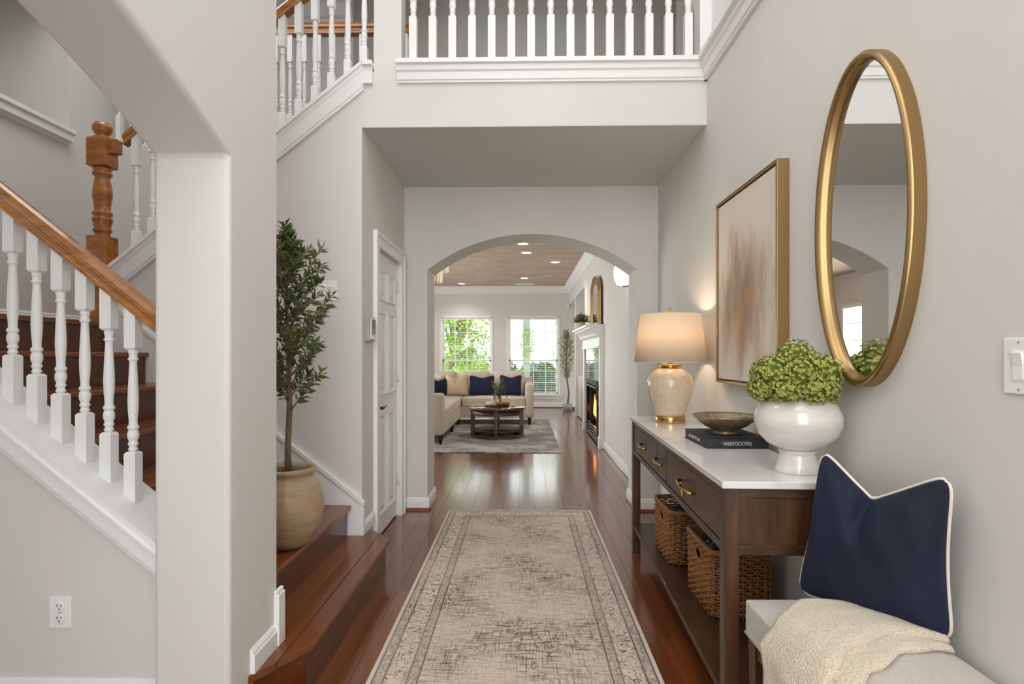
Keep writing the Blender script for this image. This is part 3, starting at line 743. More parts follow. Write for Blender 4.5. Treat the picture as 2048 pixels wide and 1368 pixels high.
# ------------------------------------------------------------------ SWITCHES, OUTLETS, THERMOSTAT
def wall_plate(name, lab, cat, M, w_, h_, rockers=(), outlets=()):
    t = thing(name, lab, cat, M.translation)
    b = MB().box(-w_ / 2, w_ / 2, -.005, 0, -h_ / 2, h_ / 2); b.bm.transform(M); obj('plate', b, M_plastic, t, bevel=.002)
    for rx in rockers:
        b = MB().box(rx - .0175, rx + .0175, -.0065, -.002, -.035, .035); b.bm.transform(M); p = obj('rocker_frame', b, M_plastic, t, bevel=.001)
        b = MB().prism([(-.0075, -.031), (-.0075, 0), (-.0125, .031), (-.004, .031), (-.004, -.031)], 'x', rx - .014, rx + .014); b.bm.transform(M); obj('rocker', b, M_plastic, t, bevel=.001)
    for oz in outlets:
        b = MB(); b.lathe([(.0165, 0), (.0165, .003), (.015, .004)], 0, 0, 0, 20); b.bm.transform(M @ Matrix.Translation((0, -.005, oz)) @ Matrix.Rotation(PI / 2, 4, 'X')); f = obj('receptacle', b, M_plastic, t)
        b = MB().box(-.0075, -.0055, -.0100, -.0085, oz, oz + .009).box(.0055, .0075, -.0100, -.0085, oz + .001, oz + .008).box(-.0022, .0022, -.0100, -.0085, oz - .009, oz - .005); b.bm.transform(M); obj('slot', b, M_black, f)
    sc_ = MB()
    for z in ((h_ * .42, -h_ * .42) if rockers else (0,)):
        sc_.box(-.0025, .0025, -.0062, -.004, z - .0025, z + .0025)
    sc_.bm.transform(M); obj('screw', sc_, M_grey, t)
    return t
def MM(x, y, z, rz): return Matrix.Translation((x, y, z)) @ Matrix.Rotation(rz, 4, 'Z')
wall_plate('wall_outlet', 'white double outlet low on the wall under the stair railing', 'outlet', MM(-1.552, 1.90, .437, 0), .073, .105, (), (.020, -.020))
wall_plate('light_switch', 'white rocker light switch on the right wall beside the oval mirror', 'light switch', MM(WX, 1.318, 1.275, -PI / 2), .083, .127, (0,))
wall_plate('light_switch', 'white double light switch behind the olive tree', 'light switch', MM(X_at(655, YW), YW, 1.698, 0), .125, .122, (-.023, .023))
wall_plate('wall_outlet', 'small white outlet plate on the wall just past the arch, above the baseboard', 'outlet', MM(WX, 5.65, .50, -PI / 2), .07, .11, (), (.020, -.020))
wall_plate('wall_outlet', 'small white outlet plate on the wall nearest the fireplace', 'outlet', MM(WX, 7.35, .62, -PI / 2), .07, .09, (0,))
t = thing('thermostat', 'grey alarm keypad on the hall wall left of the closet door', 'thermostat', (-1.0, 3.66, 1.46))
obj('housing', MB().box(-1.0, -.968, 3.595, 3.735, 1.388, 1.545), M_grey, t, bevel=.005)
obj('cover', MB().box(-.968, -.962, 3.61, 3.725, 1.40, 1.535), M_plastic, t, bevel=.003)
obj('screen', MB().box(-.962, -.960, 3.64, 3.715, 1.43, 1.525), M_dgrey, t)
b = MB()
for i in range(3):
    for j in range(2): b.box(-.9605, -.9585, 3.65 + i * .022, 3.664 + i * .022, 1.435 + j * .016, 1.446 + j * .016)
obj('button', b, M_grey, t)

# ------------------------------------------------------------------ RUNNER
RX0, RX1, RY0, RY1 = -.622, .556, .85, 4.80
rc = ((RX0 + RX1) / 2, (RY0 + RY1) / 2, 0)
M_rug = rug_material('faded_runner_weave', (RX1 - RX0) / 2, (RY1 - RY0) / 2, 'dfcfbc', '54453a')
o = obj('runner_rug', MB().box(RX0, RX1, RY0, RY1, .0005, .009), M_rug, origin=rc, bevel=.003)
tag(o, 'long faded beige patterned runner rug along the hall floor', 'rug')
M_rug2 = rug_material('faded_grey_rug_weave', 1.5, 2., 'c3bab0', '4e5056', border=False)
LR = (-2.6, .50, 7.62, 11.5)
o = obj('area_rug', MB().box(LR[0], LR[1], LR[2], LR[3], .0005, .010), M_rug2, origin=((LR[0] + LR[1]) / 2, (LR[2] + LR[3]) / 2, 0), bevel=.003)
tag(o, 'faded grey and beige area rug under the coffee table and sofa', 'rug')

# ------------------------------------------------------------------ CONSOLE TABLE
TRZ = -.0352
ct_ = thing('console_table', 'dark walnut console table with white marble top against the right wall', 'console table', (.88, 2.865, 0), TRZ)
HX, HY = .20, .995
def cobj(name, mb, m, parent=ct_, **k): return obj(name, mb, m, parent, local=True, **k)
cobj('marble_top', MB().box(-HX, HX, -HY, HY, .866, .89), M_marble, bevel=.003)
lx, ly, lw_ = HX - .008, HY - .010, .050
for sx in (-1, 1):
    for sy in (-1, 1):
        xa, xb = sorted((sx * lx, sx * (lx - lw_))); ya, yb = sorted((sy * ly, sy * (ly - lw_)))
        cobj('leg', MB().box(xa, xb, ya, yb, 0, .866), M_walnut_v, bevel=.003)
ap = MB()
fx0 = -lx + .004
ap.box(fx0, fx0 + .018, -ly + lw_, ly - lw_, .838, .866).box(fx0, fx0 + .018, -ly + lw_, ly - lw_, .648, .676)
ap.box(lx - .02, lx, -ly + lw_, ly - lw_, .648, .866)
ap.box(fx0 + .02, lx - .02, -ly + lw_, ly - lw_, .65, .66)
cobj('apron_frame', ap, M_walnut, bevel=.0015)
for sy in (-1, 1):
    yy = sy * ly
    ya, yb = sorted((yy - sy * .004, yy - sy * .024))
    cobj('end_rail', MB().box(-lx + lw_, lx - lw_, ya, yb, .836, .866), M_walnut, bevel=.0015)
    cobj('end_rail', MB().box(-lx + lw_, lx - lw_, ya, yb, .648, .680), M_walnut, bevel=.0015)
    ya, yb = sorted((yy - sy * .012, yy - sy * .022))
    cobj('end_panel', MB().box(-lx + lw_, lx - lw_, ya, yb, .680, .836), M_walnut_v)
# local y = Y - 2.865 : drawers
dr = [(3.775 - 2.865, 3.02 - 2.865), (3.015 - 2.865, 2.80 - 2.865), (2.795 - 2.865, 1.945 - 2.865)]
def twig(b, y0, y1, z, r=.0055, branch=False):
    fx = fx0
    ym = (y0 + y1) / 2
    b.tube([(fx, y1, z + .004), (fx - .018, y1 - .004, z + .004), (fx - .026, y1 - (y1 - y0) * .25, z + .002), (fx - .028, ym, z - .004), (fx - .026, y0 + (y1 - y0) * .25, z - .002), (fx - .018, y0 + .004, z - .006), (fx, y0, z - .006)], [r * 1.2, r, r, r * 1.1, r, r, r * 1.2], 8)
    if branch:
        b.tube([(fx - .027, ym + .01, z), (fx - .03, ym - .02, z + .018), (fx - .028, ym - .04, z + .024)], [r, r * .8, r * .4], 8)
        b.tube([(fx - .027, ym - .03, z - .004), (fx - .03, ym - .045, z - .022), (fx - .028, ym - .05, z - .034)], [r, r * .8, r * .4], 8)
for i, (yb, ya) in enumerate(dr):
    dw = cobj('drawer', MB().box(fx0 + .003, fx0 + .02, ya + .003, yb - .003, .680, .834), M_walnut, bevel=.0015)
    rim = MB()
    b = MB()
    if i == 0: twig(b, (ya + yb) / 2 - .055, (ya + yb) / 2 + .055, .762)
    elif i == 1: twig(b, (ya + yb) / 2 - .03, (ya + yb) / 2 + .09, .757)
    else: twig(b, (ya + yb) / 2 - .085, (ya + yb) / 2 + .115, .757, .0065, True)
    cobj('drawer_handle', b, M_brass, dw, label='brass twig shaped pull')
cobj('lower_shelf', MB().box(-lx + .006, lx, -ly + .01, ly - .01, .155, .18), M_walnut, bevel=.002)

# ------------------------------------------------------------------ BASKETS
def basket(x0, x1, y0, y1, z0, z1, lab):
    t = thing('wicker_basket', lab, 'basket', ((x0 + x1) / 2, (y0 + y1) / 2, z0), 0, None)
    cx, cy = (x0 + x1) / 2, (y0 + y1) / 2; hx, hy = (x1 - x0) / 2 - .010, (y1 - y0) / 2 - .010
    r = .035
    def per(s, hx=hx, hy=hy):   # point and outward normal along a rounded rectangle, s in 0..1
        segs = []
        for (qx, qy, a0) in ((1, -1, -90), (1, 1, 0), (-1, 1, 90), (-1, -1, 180)):
            segs.append((cx + qx * (hx - r), cy + qy * (hy - r), a0))
        pts = []
        return segs
    lens = []; path = []
    cs_ = per(0)
    for i in range(4):
        c = cs_[i]; n = cs_[(i + 1) % 4]
        for k in range(5):
            a = math.radians(c[2] + 90 * k / 4); path.append(Vector((c[0] + r * math.cos(a), c[1] + r * math.sin(a), 0)))
    path.append(path[0].copy())
    cum = [0]
    for a, b_ in zip(path, path[1:]): cum.append(cum[-1] + (b_ - a).length)
    T = cum[-1]
    def at(u):
        d_ = (u % 1.) * T
        for i in range(len(cum) - 1):
            if d_ <= cum[i + 1]:
                f = (d_ - cum[i]) / max(1e-9, cum[i + 1] - cum[i]); p = path[i].lerp(path[i + 1], f); tg = (path[i + 1] - path[i]).normalized()
                return p, Vector((tg.y, -tg.x, 0))
        return path[0], Vector((1, 0, 0))
    hgt = z1 - z0; nst = 40; rows_ = 21
    def hole(p, z):  # hand holes on both long sides facing the hall and the wall
        return abs(p.y - cy) < .045 and (z1 - .095) < z < (z1 - .042) and abs(abs(p.x - cx) - hx) < .01
    wv = MB()
    for k in range(rows_):
        z = z0 + .012 + (hgt - .03) * k / (rows_ - 1); npt = nst * 2
        run = []
        for i in range(npt + 1):
            p, nn = at(i / npt)
            ph = (i // 1 + 2 * 0) / 2. * PI * 1. + (PI if k % 2 else 0)
            off = .0078 * math.cos(i * PI / 2 + (PI if k % 2 else 0))
            taper = 1 - .05 * (1 - (z - z0) / hgt)
            q = Vector((cx + (p.x - cx) * taper, cy + (p.y - cy) * taper, z + .0012 * math.sin(i * 1.7 + k))) + nn * off
            if hole(p, z):
                if len(run) > 1: wv.tube(run, .0055, 5)
                run = []
            else: run.append(q)
        if len(run) > 1: wv.tube(run, .0055, 5)
    obj('weave', wv, M_wicker, t, kind='stuff')
    st = MB()
    for i in range(nst):
        p, nn = at(i / nst)
        if hole(p, z1 - .06):
            st.tube([Vector((p.x, p.y, z0)), Vector((p.x, p.y, z1 - .095))], .004, 5)
        else: st.tube([Vector((p.x, p.y, z0)), Vector((p.x, p.y, z1 - .01))], .004, 5)
    obj('stake', st, M_wicker, t, kind='stuff')
    rm = MB(); n = 60
    rm.tube([at(i / n)[0] + Vector((0, 0, z1 - .006)) for i in range(n)], .011, 8, closed=True)
    obj('rim', rm, M_wicker, t)
    for sgn in (-1,):
        hh = MB(); hx_ = cx + sgn * hx
        hh.tube([(hx_, cy + .045 * math.cos(a) * (1.0), z1 - .068 + .027 * math.sin(a)) for a in [2 * PI * i / 16 for i in range(16)]], .006, 6, closed=True)
        obj('hand_hole_rim', hh, M_wicker, t)
    obj('shade_liner', MB().box(cx - hx + .012, cx + hx - .012, cy - hy + .012, cy + hy - .012, z0 + .004, z1 - .10), M_wicker_in, t, bevel=.02)  # dark block that puts shade into the gaps of the weave
    # folded cloth inside: a thing of its own
    g = MB(); rr = random.Random(int(y0 * 100))
    ph = [rr.uniform(0, 6) for _ in range(6)]
    def fn(u, v):
        a = math.sin(u * 9 + ph[0]) * math.sin(v * 7 + ph[1]) * .010 + math.sin(u * 17 + v * 9 + ph[2]) * .006
        e = min(u, 1 - u, v, 1 - v)
        return Vector((cx + (u - .5) * 2 * (hx - .025), cy + (v - .5) * 2 * (hy - .025), z1 - .075 + a + .03 * min(1, e * 5)))
    V = g.grid(fn, 22, 26)
    o = obj('folded_cloth', g, M_cloth_blue, origin=(cx, cy, z1 - .09), solid=.01)
    tag(o, 'dark blue patterned cloth folded inside the ' + ('nearer' if y0 < 2.6 else 'farther') + ' wicker basket', 'cloth')
basket(.785, 1.060, 2.43, 2.83, .180, .470, 'honey brown wicker basket on the console shelf, the nearer one behind the front leg')
basket(.768, 1.045, 3.05, 3.44, .180, .470, 'honey brown wicker basket on the console shelf, the farther one toward the arch')

# ------------------------------------------------------------------ LAMP
LX, LY, TZ = .893, 3.52, .89
t = thing('table_lamp', 'beige crackle glazed table lamp with cream shade, lit, on the console', 'lamp', (LX, LY, TZ))
obj('base_ring', MB().lathe([(.088, 0), (.090, .004), (.090, .034), (.086, .040), (.06, .041)], LX, LY, TZ, 40), M_brass, t)
obj('body', MB().lathe([(.082, .040), (.088, .060), (.105, .11), (.124, .165), (.137, .215), (.136, .25), (.124, .285), (.104, .308), (.082, .322), (.066, .330)], LX, LY, TZ, 48), M_crackle, t)
obj('collar', MB().lathe([(.064, .328), (.068, .333), (.066, .345), (.066, .352), (.060, .356), (.02, .357)], LX, LY, TZ, 40), M_brass, t)
obj('stem', MB().lathe([(.014, .355), (.014, .385), (.008, .39), (.008, .65), (.012, .66), (.012, .672), (.005, .676), (.009, .686), (.009, .694), (.002, .702)], LX, LY, TZ, 16), M_brass, t)
b = MB(); b.lathe([(.214, .368), (.1785, .655)], LX, LY, TZ, 64, cap=False)
obj('lamp_shade', b, M_shade, t, solid=.003)
b = MB()
for r_, z in ((.214, .368), (.1785, .655)):
    b.tube([(LX + r_ * math.cos(2 * PI * i / 48), LY + r_ * math.sin(2 * PI * i / 48), TZ + z) for i in range(48)], .0022, 5, closed=True)
for i in range(3):
    a = 2 * PI * i / 3; b.tube([(LX, LY, TZ + .66), (LX + .177 * math.cos(a), LY + .177 * math.sin(a), TZ + .652)], .0018, 5)
obj('shade_ring', b, M_piping, t)
b = MB(); b.sphere((LX, LY, TZ + .52), .028); obj('bulb', b, mat('lit_bulb', 'ffffff', .4, emit='ffe2b5', estr=6.), t)
point('table_lamp_light', (LX, LY, TZ + .56), 5.5, (1, .80, .58), .03)

# ------------------------------------------------------------------ BOOK, BOWL
bx0, bx1, by0, by1 = .800, 1.072, 2.535, 2.872
t = thing('book', 'large black clothbound book lying under the bronze bowl', 'book', ((bx0 + bx1) / 2, by0, TZ))
obj('cover', MB().box(bx0, bx1, by0, by1, TZ, TZ + .004).box(bx0, bx1, by0, by1, TZ + .042, TZ + .046).box(bx0, bx1, by0, by0 + .004, TZ, TZ + .046), M_book, t, bevel=.0012)
obj('page_block', MB().box(bx0 + .003, bx1 - .003, by0 + .004, by1 - .004, TZ + .004, TZ + .042), M_page, t)
def text(name, s, size, M, m, parent, sx=1.):
    cu = bpy.data.curves.new(name, 'FONT'); cu.body = s; cu.size = size; cu.extrude = .0003; cu.align_x = 'CENTER'; cu.align_y = 'CENTER'
    cu.materials.append(m); cu.resolution_u = 3
    tmp = bpy.data.objects.new('text_source', cu); C.objects.link(tmp)
    bpy.context.view_layer.update()
    me = bpy.data.meshes.new_from_object(tmp.evaluated_get(bpy.context.evaluated_depsgraph_get()))
    bpy.data.objects.remove(tmp); bpy.data.curves.remove(cu)
    if not me.materials: me.materials.append(m)
    o = bpy.data.objects.new(name, me); C.objects.link(o); o.parent = parent
    o.matrix_local = Matrix.Translation(-root_of(parent).location) @ M @ Matrix.Diagonal((sx, 1, 1, 1))
    return o
text('lettering', "\u2018 ASEEITOCCYRE)", .0215, Matrix.Translation(((bx0 + bx1) / 2 - .004, by0 - .0006, TZ + .021)) @ Matrix.Rotation(PI / 2, 4, 'X'), M_letter, t, .80)
text('lettering', "AR ZREVYCHEL", .021, Matrix.Translation((bx0 + .0026, by0 + .185, TZ + .022)) @ Matrix.Rotation(-PI / 2, 4, 'Z') @ Matrix.Rotation(PI / 2, 4, 'X'), M_letter, t, 1.25)
WXB, WYB, WZB = .940, 2.70, TZ + .046
t = thing('decorative_bowl', 'shallow hammered bronze bowl standing on the black book', 'bowl', (WXB, WYB, WZB))
pr = [(.052, 0), (.050, .003), (.044, .012), (.060, .018), (.092, .034), (.122, .056), (.140, .074), (.147, .084), (.145, .086), (.137, .076), (.118, .058), (.09, .038), (.05, .024), (.0, .020)]
obj('body', MB().lathe(pr[2:], WXB, WYB, WZB, 56, cap=False), M_bronze, t)
obj('foot', MB().lathe(pr[:4], WXB, WYB, WZB, 40), M_bronze, t)

# ------------------------------------------------------------------ VASE with hydrangeas
VX, VY = .965, 2.045
t = thing('footed_vase', 'round white glazed vase on a tall foot holding green hydrangeas', 'vase', (VX, VY, TZ))
obj('body', MB().lathe([(.052, .078), (.062, .082), (.10, .10), (.130, .132), (.143, .168), (.142, .20), (.128, .235), (.105, .258), (.086, .270), (.086, .276), (.080, .276), (.078, .262), (.05, .24)], VX, VY, TZ, 64, cap=False), M_ceramic, t)
obj('foot', MB().lathe([(.075, 0), (.076, .004), (.073, .018), (.066, .040), (.060, .060), (.058, .066), (.064, .070), (.064, .075), (.056, .080)], VX, VY, TZ, 48), M_ceramic, t)
bq = thing('hydrangea_bouquet', 'dome of lime green hydrangea heads in the white footed vase', 'flowers', (VX, VY, TZ + .27))
heads = [(0, 0, .115, .075)]
for i in range(6):
    a = 2 * PI * i / 6 + .3; heads.append((.092 * math.cos(a), .092 * math.sin(a), .072, .062))
for i in range(8):
    a = 2 * PI * i / 8 + .1; heads.append((.112 * math.cos(a), .112 * math.sin(a), .018, .050))
for hi, (hx_, hy_, hz_, hr) in enumerate(heads):
    if hx_ > .066: hx_ = .066
    hx_ -= .008
    fb = MB(); rr = random.Random(hi); nfl = 300
    c = Vector((VX + hx_, VY + hy_, TZ + .275 + hz_))
    for k in range(nfl):
        zz = 1 - 2 * (k + .5) / nfl; ang = k * 2.39996
        nrm = Vector((math.sqrt(1 - zz * zz) * math.cos(ang), math.sqrt(1 - zz * zz) * math.sin(ang), zz))
        if nrm.z < -.8: continue
        nrm = (nrm + Vector((rr.uniform(-.35, .35), rr.uniform(-.35, .35), rr.uniform(-.3, .3)))).normalized()
        p = c + nrm * hr * rr.uniform(.84, 1.07)
        if p.x > WX - .012: continue
        tx = nrm.orthogonal().normalized(); tx = Matrix.Rotation(rr.uniform(0, 6.28), 3, nrm) @ tx; ty = nrm.cross(tx)
        s_ = rr.uniform(.0055, .0088)
        c0 = fb.bm.verts.new(p - nrm * .002)
        for j in range(4):
            d1 = tx * math.cos(j * PI / 2) + ty * math.sin(j * PI / 2); d2 = tx * math.cos(j * PI / 2 + PI / 2) + ty * math.sin(j * PI / 2 + PI / 2)
            dm = (d1 + d2).normalized(); cu = rr.uniform(.0, .5)
            v1 = fb.bm.verts.new(p + d1 * s_ * .62 + nrm * s_ * .15); v2 = fb.bm.verts.new(p + dm * s_ * 1.15 + nrm * s_ * (cu)); v3 = fb.bm.verts.new(p + d2 * s_ * .62 + nrm * s_ * .15)
            fb.bm.faces.new((c0, v1, v2, v3))
    fh = obj('flower_head', fb, M_hyd, bq)
    core = MB(); core.sphere(c, hr * .80, 12, 8); obj('inner_florets', core, M_hyd2, fh)

# ------------------------------------------------------------------ ARTWORK
ay0, ay1, az0, az1, fd = 2.445, 3.215, 1.150, 2.130, .052
t = thing('framed_artwork', 'abstract beige wash painting in a thin gold frame on the right wall', 'painting', (WX, (ay0 + ay1) / 2, (az0 + az1) / 2))
xf = WX - fd; fw = .014
for nm, bxx in (('frame_side', (xf, WX - .001, ay0, ay0 + fw, az0, az1)), ('frame_side', (xf, WX - .001, ay1 - fw, ay1, az0, az1)), ('frame_rail', (xf, WX - .001, ay0 + fw, ay1 - fw, az1 - fw, az1)), ('frame_rail', (xf, WX - .001, ay0 + fw, ay1 - fw, az0, az0 + fw))):
    obj(nm, MB().box(*bxx), M_gold, t, bevel=.0015)
obj('frame_backing', MB().box(WX - .03, WX - .002, ay0 + fw, ay1 - fw, az0 + fw, az1 - fw), M_black, t)
g = .008
obj('canvas', MB().box(xf + .008, WX - .03, ay0 + fw + g, ay1 - fw - g, az0 + fw + g, az1 - fw - g), painting_material(), t)

# ------------------------------------------------------------------ OVAL MIRROR
my, mz, ra, rb_ = 1.885, 1.735, .268, .538
t = thing('oval_mirror', 'tall oval mirror with a deep antique gold frame on the right wall', 'mirror', (WX, my, mz))
n = 96
prof = [(0, 0), (0, .036), (.006, .044), (.012, .046), (.020, .042), (.026, .036), (.030, .026), (.032, .014), (.032, 0)]
b = MB(); rings = []
for i in range(n):
    a = 2 * PI * i / n
    rings.append([b.bm.verts.new((WX - .001 - h, my + (ra - ins) * math.cos(a), mz + (rb_ - ins) * math.sin(a))) for ins, h in prof])
for i in range(n):
    A, B = rings[i], rings[(i + 1) % n]
    for k in range(len(prof) - 1):
        f = b.bm.faces.new((A[k], A[k + 1], B[k + 1], B[k])); f.smooth = k != 0
obj('mirror_frame', b, M_gold, t)
b = MB(); ins = .030
fr = [b.bm.verts.new((WX - .016, my + (ra - ins) * math.cos(2 * PI * i / n), mz + (rb_ - ins) * math.sin(2 * PI * i / n))) for i in range(n)]
bk = [b.bm.verts.new((WX - .006, my + (ra - ins) * math.cos(2 * PI * i / n), mz + (rb_ - ins) * math.sin(2 * PI * i / n))) for i in range(n)]
b.bm.faces.new(fr); b.bm.faces.new(bk[::-1])
for i in range(n): b.bm.faces.new((fr[i], fr[(i + 1) % n], bk[(i + 1) % n], bk[i]))
obj('glass', b, M_mirror, t)

# ------------------------------------------------------------------ BENCH, THROW, CUSHION
BX0, BX1, BY0, BY1, BZ0, BZ1 = .690, 1.095, .45, 1.805, .435, .540
t = thing('upholstered_bench', 'long greige upholstered bench with dark wooden legs at the lower right', 'bench', ((BX0 + BX1) / 2, (BY0 + BY1) / 2, 0))
b = MB().box(BX0, BX1, BY0, BY1, BZ0, BZ1)
bmesh.ops.subdivide_edges(b.bm, edges=b.bm.edges[:], cuts=14, use_grid_fill=True)
for v in b.bm.verts:
    u = (v.co.x - BX0) / (BX1 - BX0); w_ = (v.co.y - BY0) / (BY1 - BY0)
    if v.co.z > BZ0 + .02:
        v.co.z += .034 * (1 - abs(2 * u - 1) ** 2.5) * (1 - abs(2 * w_ - 1) ** 6) * (v.co.z - BZ0) / (BZ1 - BZ0)
obj('seat', b, M_boucle, t, bevel=.034, seg=5, smooth=True)
b = MB(); zz = BZ0 + .004
b.tube([(BX0, BY0, zz), (BX1, BY0, zz), (BX1, BY1, zz), (BX0, BY1, zz)], .004, 6, closed=True)
obj('piping', b, M_boucle, t)
obj('seat_frame', MB().box(BX0 + .015, BX1 - .015, BY0 + .015, BY1 - .015, BZ0 - .055, BZ0), M_walnut, t, bevel=.003)
for sx in (0, 1):
    for sy in (0, 1):
        xa = BX0 + .006 if sx == 0 else BX1 - .056; ya = BY0 + .006 if sy == 0 else BY1 - .056
        lb = MB(); V0 = [lb.bm.verts.new((xa + dx_, ya + dy_, BZ0 - .001)) for dx_, dy_ in ((0, 0), (.05, 0), (.05, .05), (0, .05))]
        V1 = [lb.bm.verts.new((xa + .025 + (dx_ - .025) * .7, ya + .025 + (dy_ - .025) * .7, 0)) for dx_, dy_ in ((0, 0), (.05, 0), (.05, .05), (0, .05))]
        lb.bm.faces.new(V0); lb.bm.faces.new(V1[::-1])
        for i in range(4): lb.bm.faces.new((V0[i], V0[(i + 1) % 4], V1[(i + 1) % 4], V1[i]))
        obj('leg', lb, M_walnut_v, t, bevel=.003)
# throw: chunky knit draped from the wall over the seat and down the front
def throw_material():
    m = bpy.data.materials.new('cream_chunky_knit'); m.use_nodes = True; nt = m.node_tree; L = nt.links.new
    b = nt.nodes['Principled BSDF']; b.inputs['Base Color'].default_value = lin('e2d4bd'); b.inputs['Roughness'].default_value = .95; b.inputs['Sheen Weight'].default_value = .4
    tc = N(nt, 'ShaderNodeTexCoord'); vo = N(nt, 'ShaderNodeTexVoronoi'); vo.inputs['Scale'].default_value = 190.; L(tc.outputs['Object'], vo.inputs['Vector'])
    bp = N(nt, 'ShaderNodeBump'); bp.inputs['Strength'].default_value = .9; bp.inputs['Distance'].default_value = .003; bp.invert = True
    L(vo.outputs['Distance'], bp.inputs['Height']); L(bp.outputs[0], b.inputs['Normal'])
    cr = N(nt, 'ShaderNodeValToRGB'); cr.color_ramp.elements[0].color = lin('e6d9c4'); cr.color_ramp.elements[1].color = lin('cdbda3'); cr.color_ramp.elements[0].position = .2; cr.color_ramp.elements[1].position = .8
    L(vo.outputs['Distance'], cr.inputs[0]); L(cr.outputs[0], b.inputs['Base Color'])
    return m
def bench_top(x, y):
    u = (x - BX0) / (BX1 - BX0); w_ = (y - BY0) / (BY1 - BY0); u = min(max(u, 0), 1)
    z = BZ1 + .034 * (1 - abs(2 * u - 1) ** 2.5) * (1 - abs(2 * w_ - 1) ** 6)
    e = min(u * (BX1 - BX0), .03); return z - .022 * (1 - e / .03) ** 2
def lerp_pts(pts, s):
    for (a, pa), (c, pc) in zip(pts, pts[1:]):
        if s <= c: f = (s - a) / (c - a); f = f * f * (3 - 2 * f); return pa + (pc - pa) * f
    return pts[-1][1]
tt = MB()
# s: 0 at the wall, .55 over the front edge, 1 at the hanging hem
farE = [(0, 1.545), (.2, 1.64), (.38, 1.665), (.52, 1.60), (.62, 1.555), (1, 1.52)]
nearE = [(0, 1.475), (.2, 1.465), (.38, 1.41), (.52, 1.33), (.62, 1.29), (1, 1.22)]
def drape(lift, fe, ne, ripple):
    def fn(s, v):
        yf, yn = lerp_pts(fe, s), lerp_pts(ne, s); y = yf + (yn - yf) * v
        if s < .55:
            x = 1.075 - (1.075 - (BX0 - .006)) * (s / .55); z = bench_top(x, y) + lift
            if x < BX0 + .02: z -= .012 * ((BX0 + .02 - x) / .026) ** 2
        else:
            k = (s - .55) / .45; x = BX0 - .012 - lift * .8 - .012 * math.sin(k * 2.2); z = bench_top(BX0, y) - .008 - k * .44
        w_ = ripple * math.sin(v * 9 + s * 5) * (.4 + s)
        edge = (.016 * (1 - min(1, (1 - v) / .10) ** 2)) if s < .55 else 0
        return Vector((x - (w_ if s >= .55 else 0), y, z + (abs(w_) if s < .55 else 0) - edge * .5))
    return fn
tt.grid(drape(.030, farE, nearE, .003), 60, 24)
fe2 = [(a, c + .0 if a > .5 else c) for a, c in nearE]
fold_f = [(a, lerp_pts(nearE, a) + .04) for a in (0, .2, .38, .52, .62, 1)]
fold_n = [(a, lerp_pts(nearE, a) - .012 - .065 * min(1, a * 3)) for a in (0, .2, .38, .52, .62, 1)]
th = obj('knit_throw', tt, throw_material(), origin=(.8, 1.45, .55), solid=.016, smooth=True)
tag(th, 'cream chunky knit throw draped over the front of the bench', 'throw')
t2 = MB(); t2.grid(drape(.011, fold_f, fold_n, .002), 60, 12)
o = obj('folded_layer', t2, th.data.materials[0], solid=.018, smooth=True); o.parent = th; o.location = (-.8, -1.45, -.55)

def pillow(mb, BL, BR, TR, TL, thick, chop=0., n=18, ydir=Vector((0, -1, 0)), pinch=.045, bias=.5):
    BL, BR, TR, TL = map(Vector, (BL, BR, TR, TL))
    nrm = ((BR - BL).cross(TL - BL)).normalized()
    if nrm.dot(ydir) < 0: nrm = -nrm
    h = ((TL - BL).length + (TR - BR).length) / 2; w_ = (BR - BL).length
    def base(s, t_):
        sp = s + pinch * math.sin(PI * t_) * (1 - 2 * s); tp = t_ + pinch * math.sin(PI * s) * (1 - 2 * t_)
        dip = chop * max(0, 1 - abs(s - bias) / (bias if s < bias else 1 - bias)) ** 1.15 * max(0, t_) ** 2
        tp -= dip
        k = .055 * abs(2 * s - 1) ** 9 * abs(2 * t_ - 1) ** 9; sp += k * (1 - 2 * s); tp += k * (1 - 2 * t_)
        a = BL.lerp(BR, sp); c = TL.lerp(TR, sp); return a.lerp(c, tp)
    def th_(s, t_):
        q = (max(0, 4 * s * (1 - s)) ** .42) * (max(0, 4 * t_ * (1 - t_)) ** .42)
        dent = 1 - (.9 * math.exp(-((s - bias + .10 * (1 - t_)) / .06) ** 2) * max(0, (t_ - .5) / .5) ** 1.2 if chop else 0)
        return thick / 2 * q * dent
    F = [[None] * (n + 1) for _ in range(n + 1)]; B = [[None] * (n + 1) for _ in range(n + 1)]
    for i in range(n + 1):
        for j in range(n + 1):
            s, t_ = i / n, j / n; p = base(s, t_)
            if i in (0, n) or j in (0, n):
                F[i][j] = B[i][j] = mb.bm.verts.new(p)
            else:
                wr_ = .0025 * math.sin(s * 23 + t_ * 11) if chop else 0
                F[i][j] = mb.bm.verts.new(p + nrm * (th_(s, t_) + wr_)); B[i][j] = mb.bm.verts.new(p - nrm * th_(s, t_))
    for i in range(n):
        for j in range(n):
            for G, rev in ((F, False), (B, True)):
                vs = [G[i][j], G[i + 1][j], G[i + 1][j + 1], G[i][j + 1]]
                f = mb.bm.faces.new(vs[::-1] if rev else vs); f.smooth = True
    return [base(i / 24, 0) for i in range(24)] + [base(1, i / 24) for i in range(24)] + [base(1 - i / 24, 1) for i in range(24)] + [base(0, 1 - i / 24) for i in range(24)]
t = thing('throw_pillow', 'navy velvet pillow with cream piping leaning on the wall end of the bench', 'pillow', (.97, 1.66, .57))
b = MB()
edge = pillow(b, (.838, 1.785, .568), (1.100, 1.490, .552), (1.068, 1.448, 1.005), (.926, 1.808, 1.012), .22, chop=.22, n=36, ydir=Vector((-.6, -1, 0)), bias=.47, pinch=.04)
obj('cover', b, M_navy, t)
b = MB(); b.tube(edge, .0052, 8, closed=True); obj('piping', b, M_piping, t)

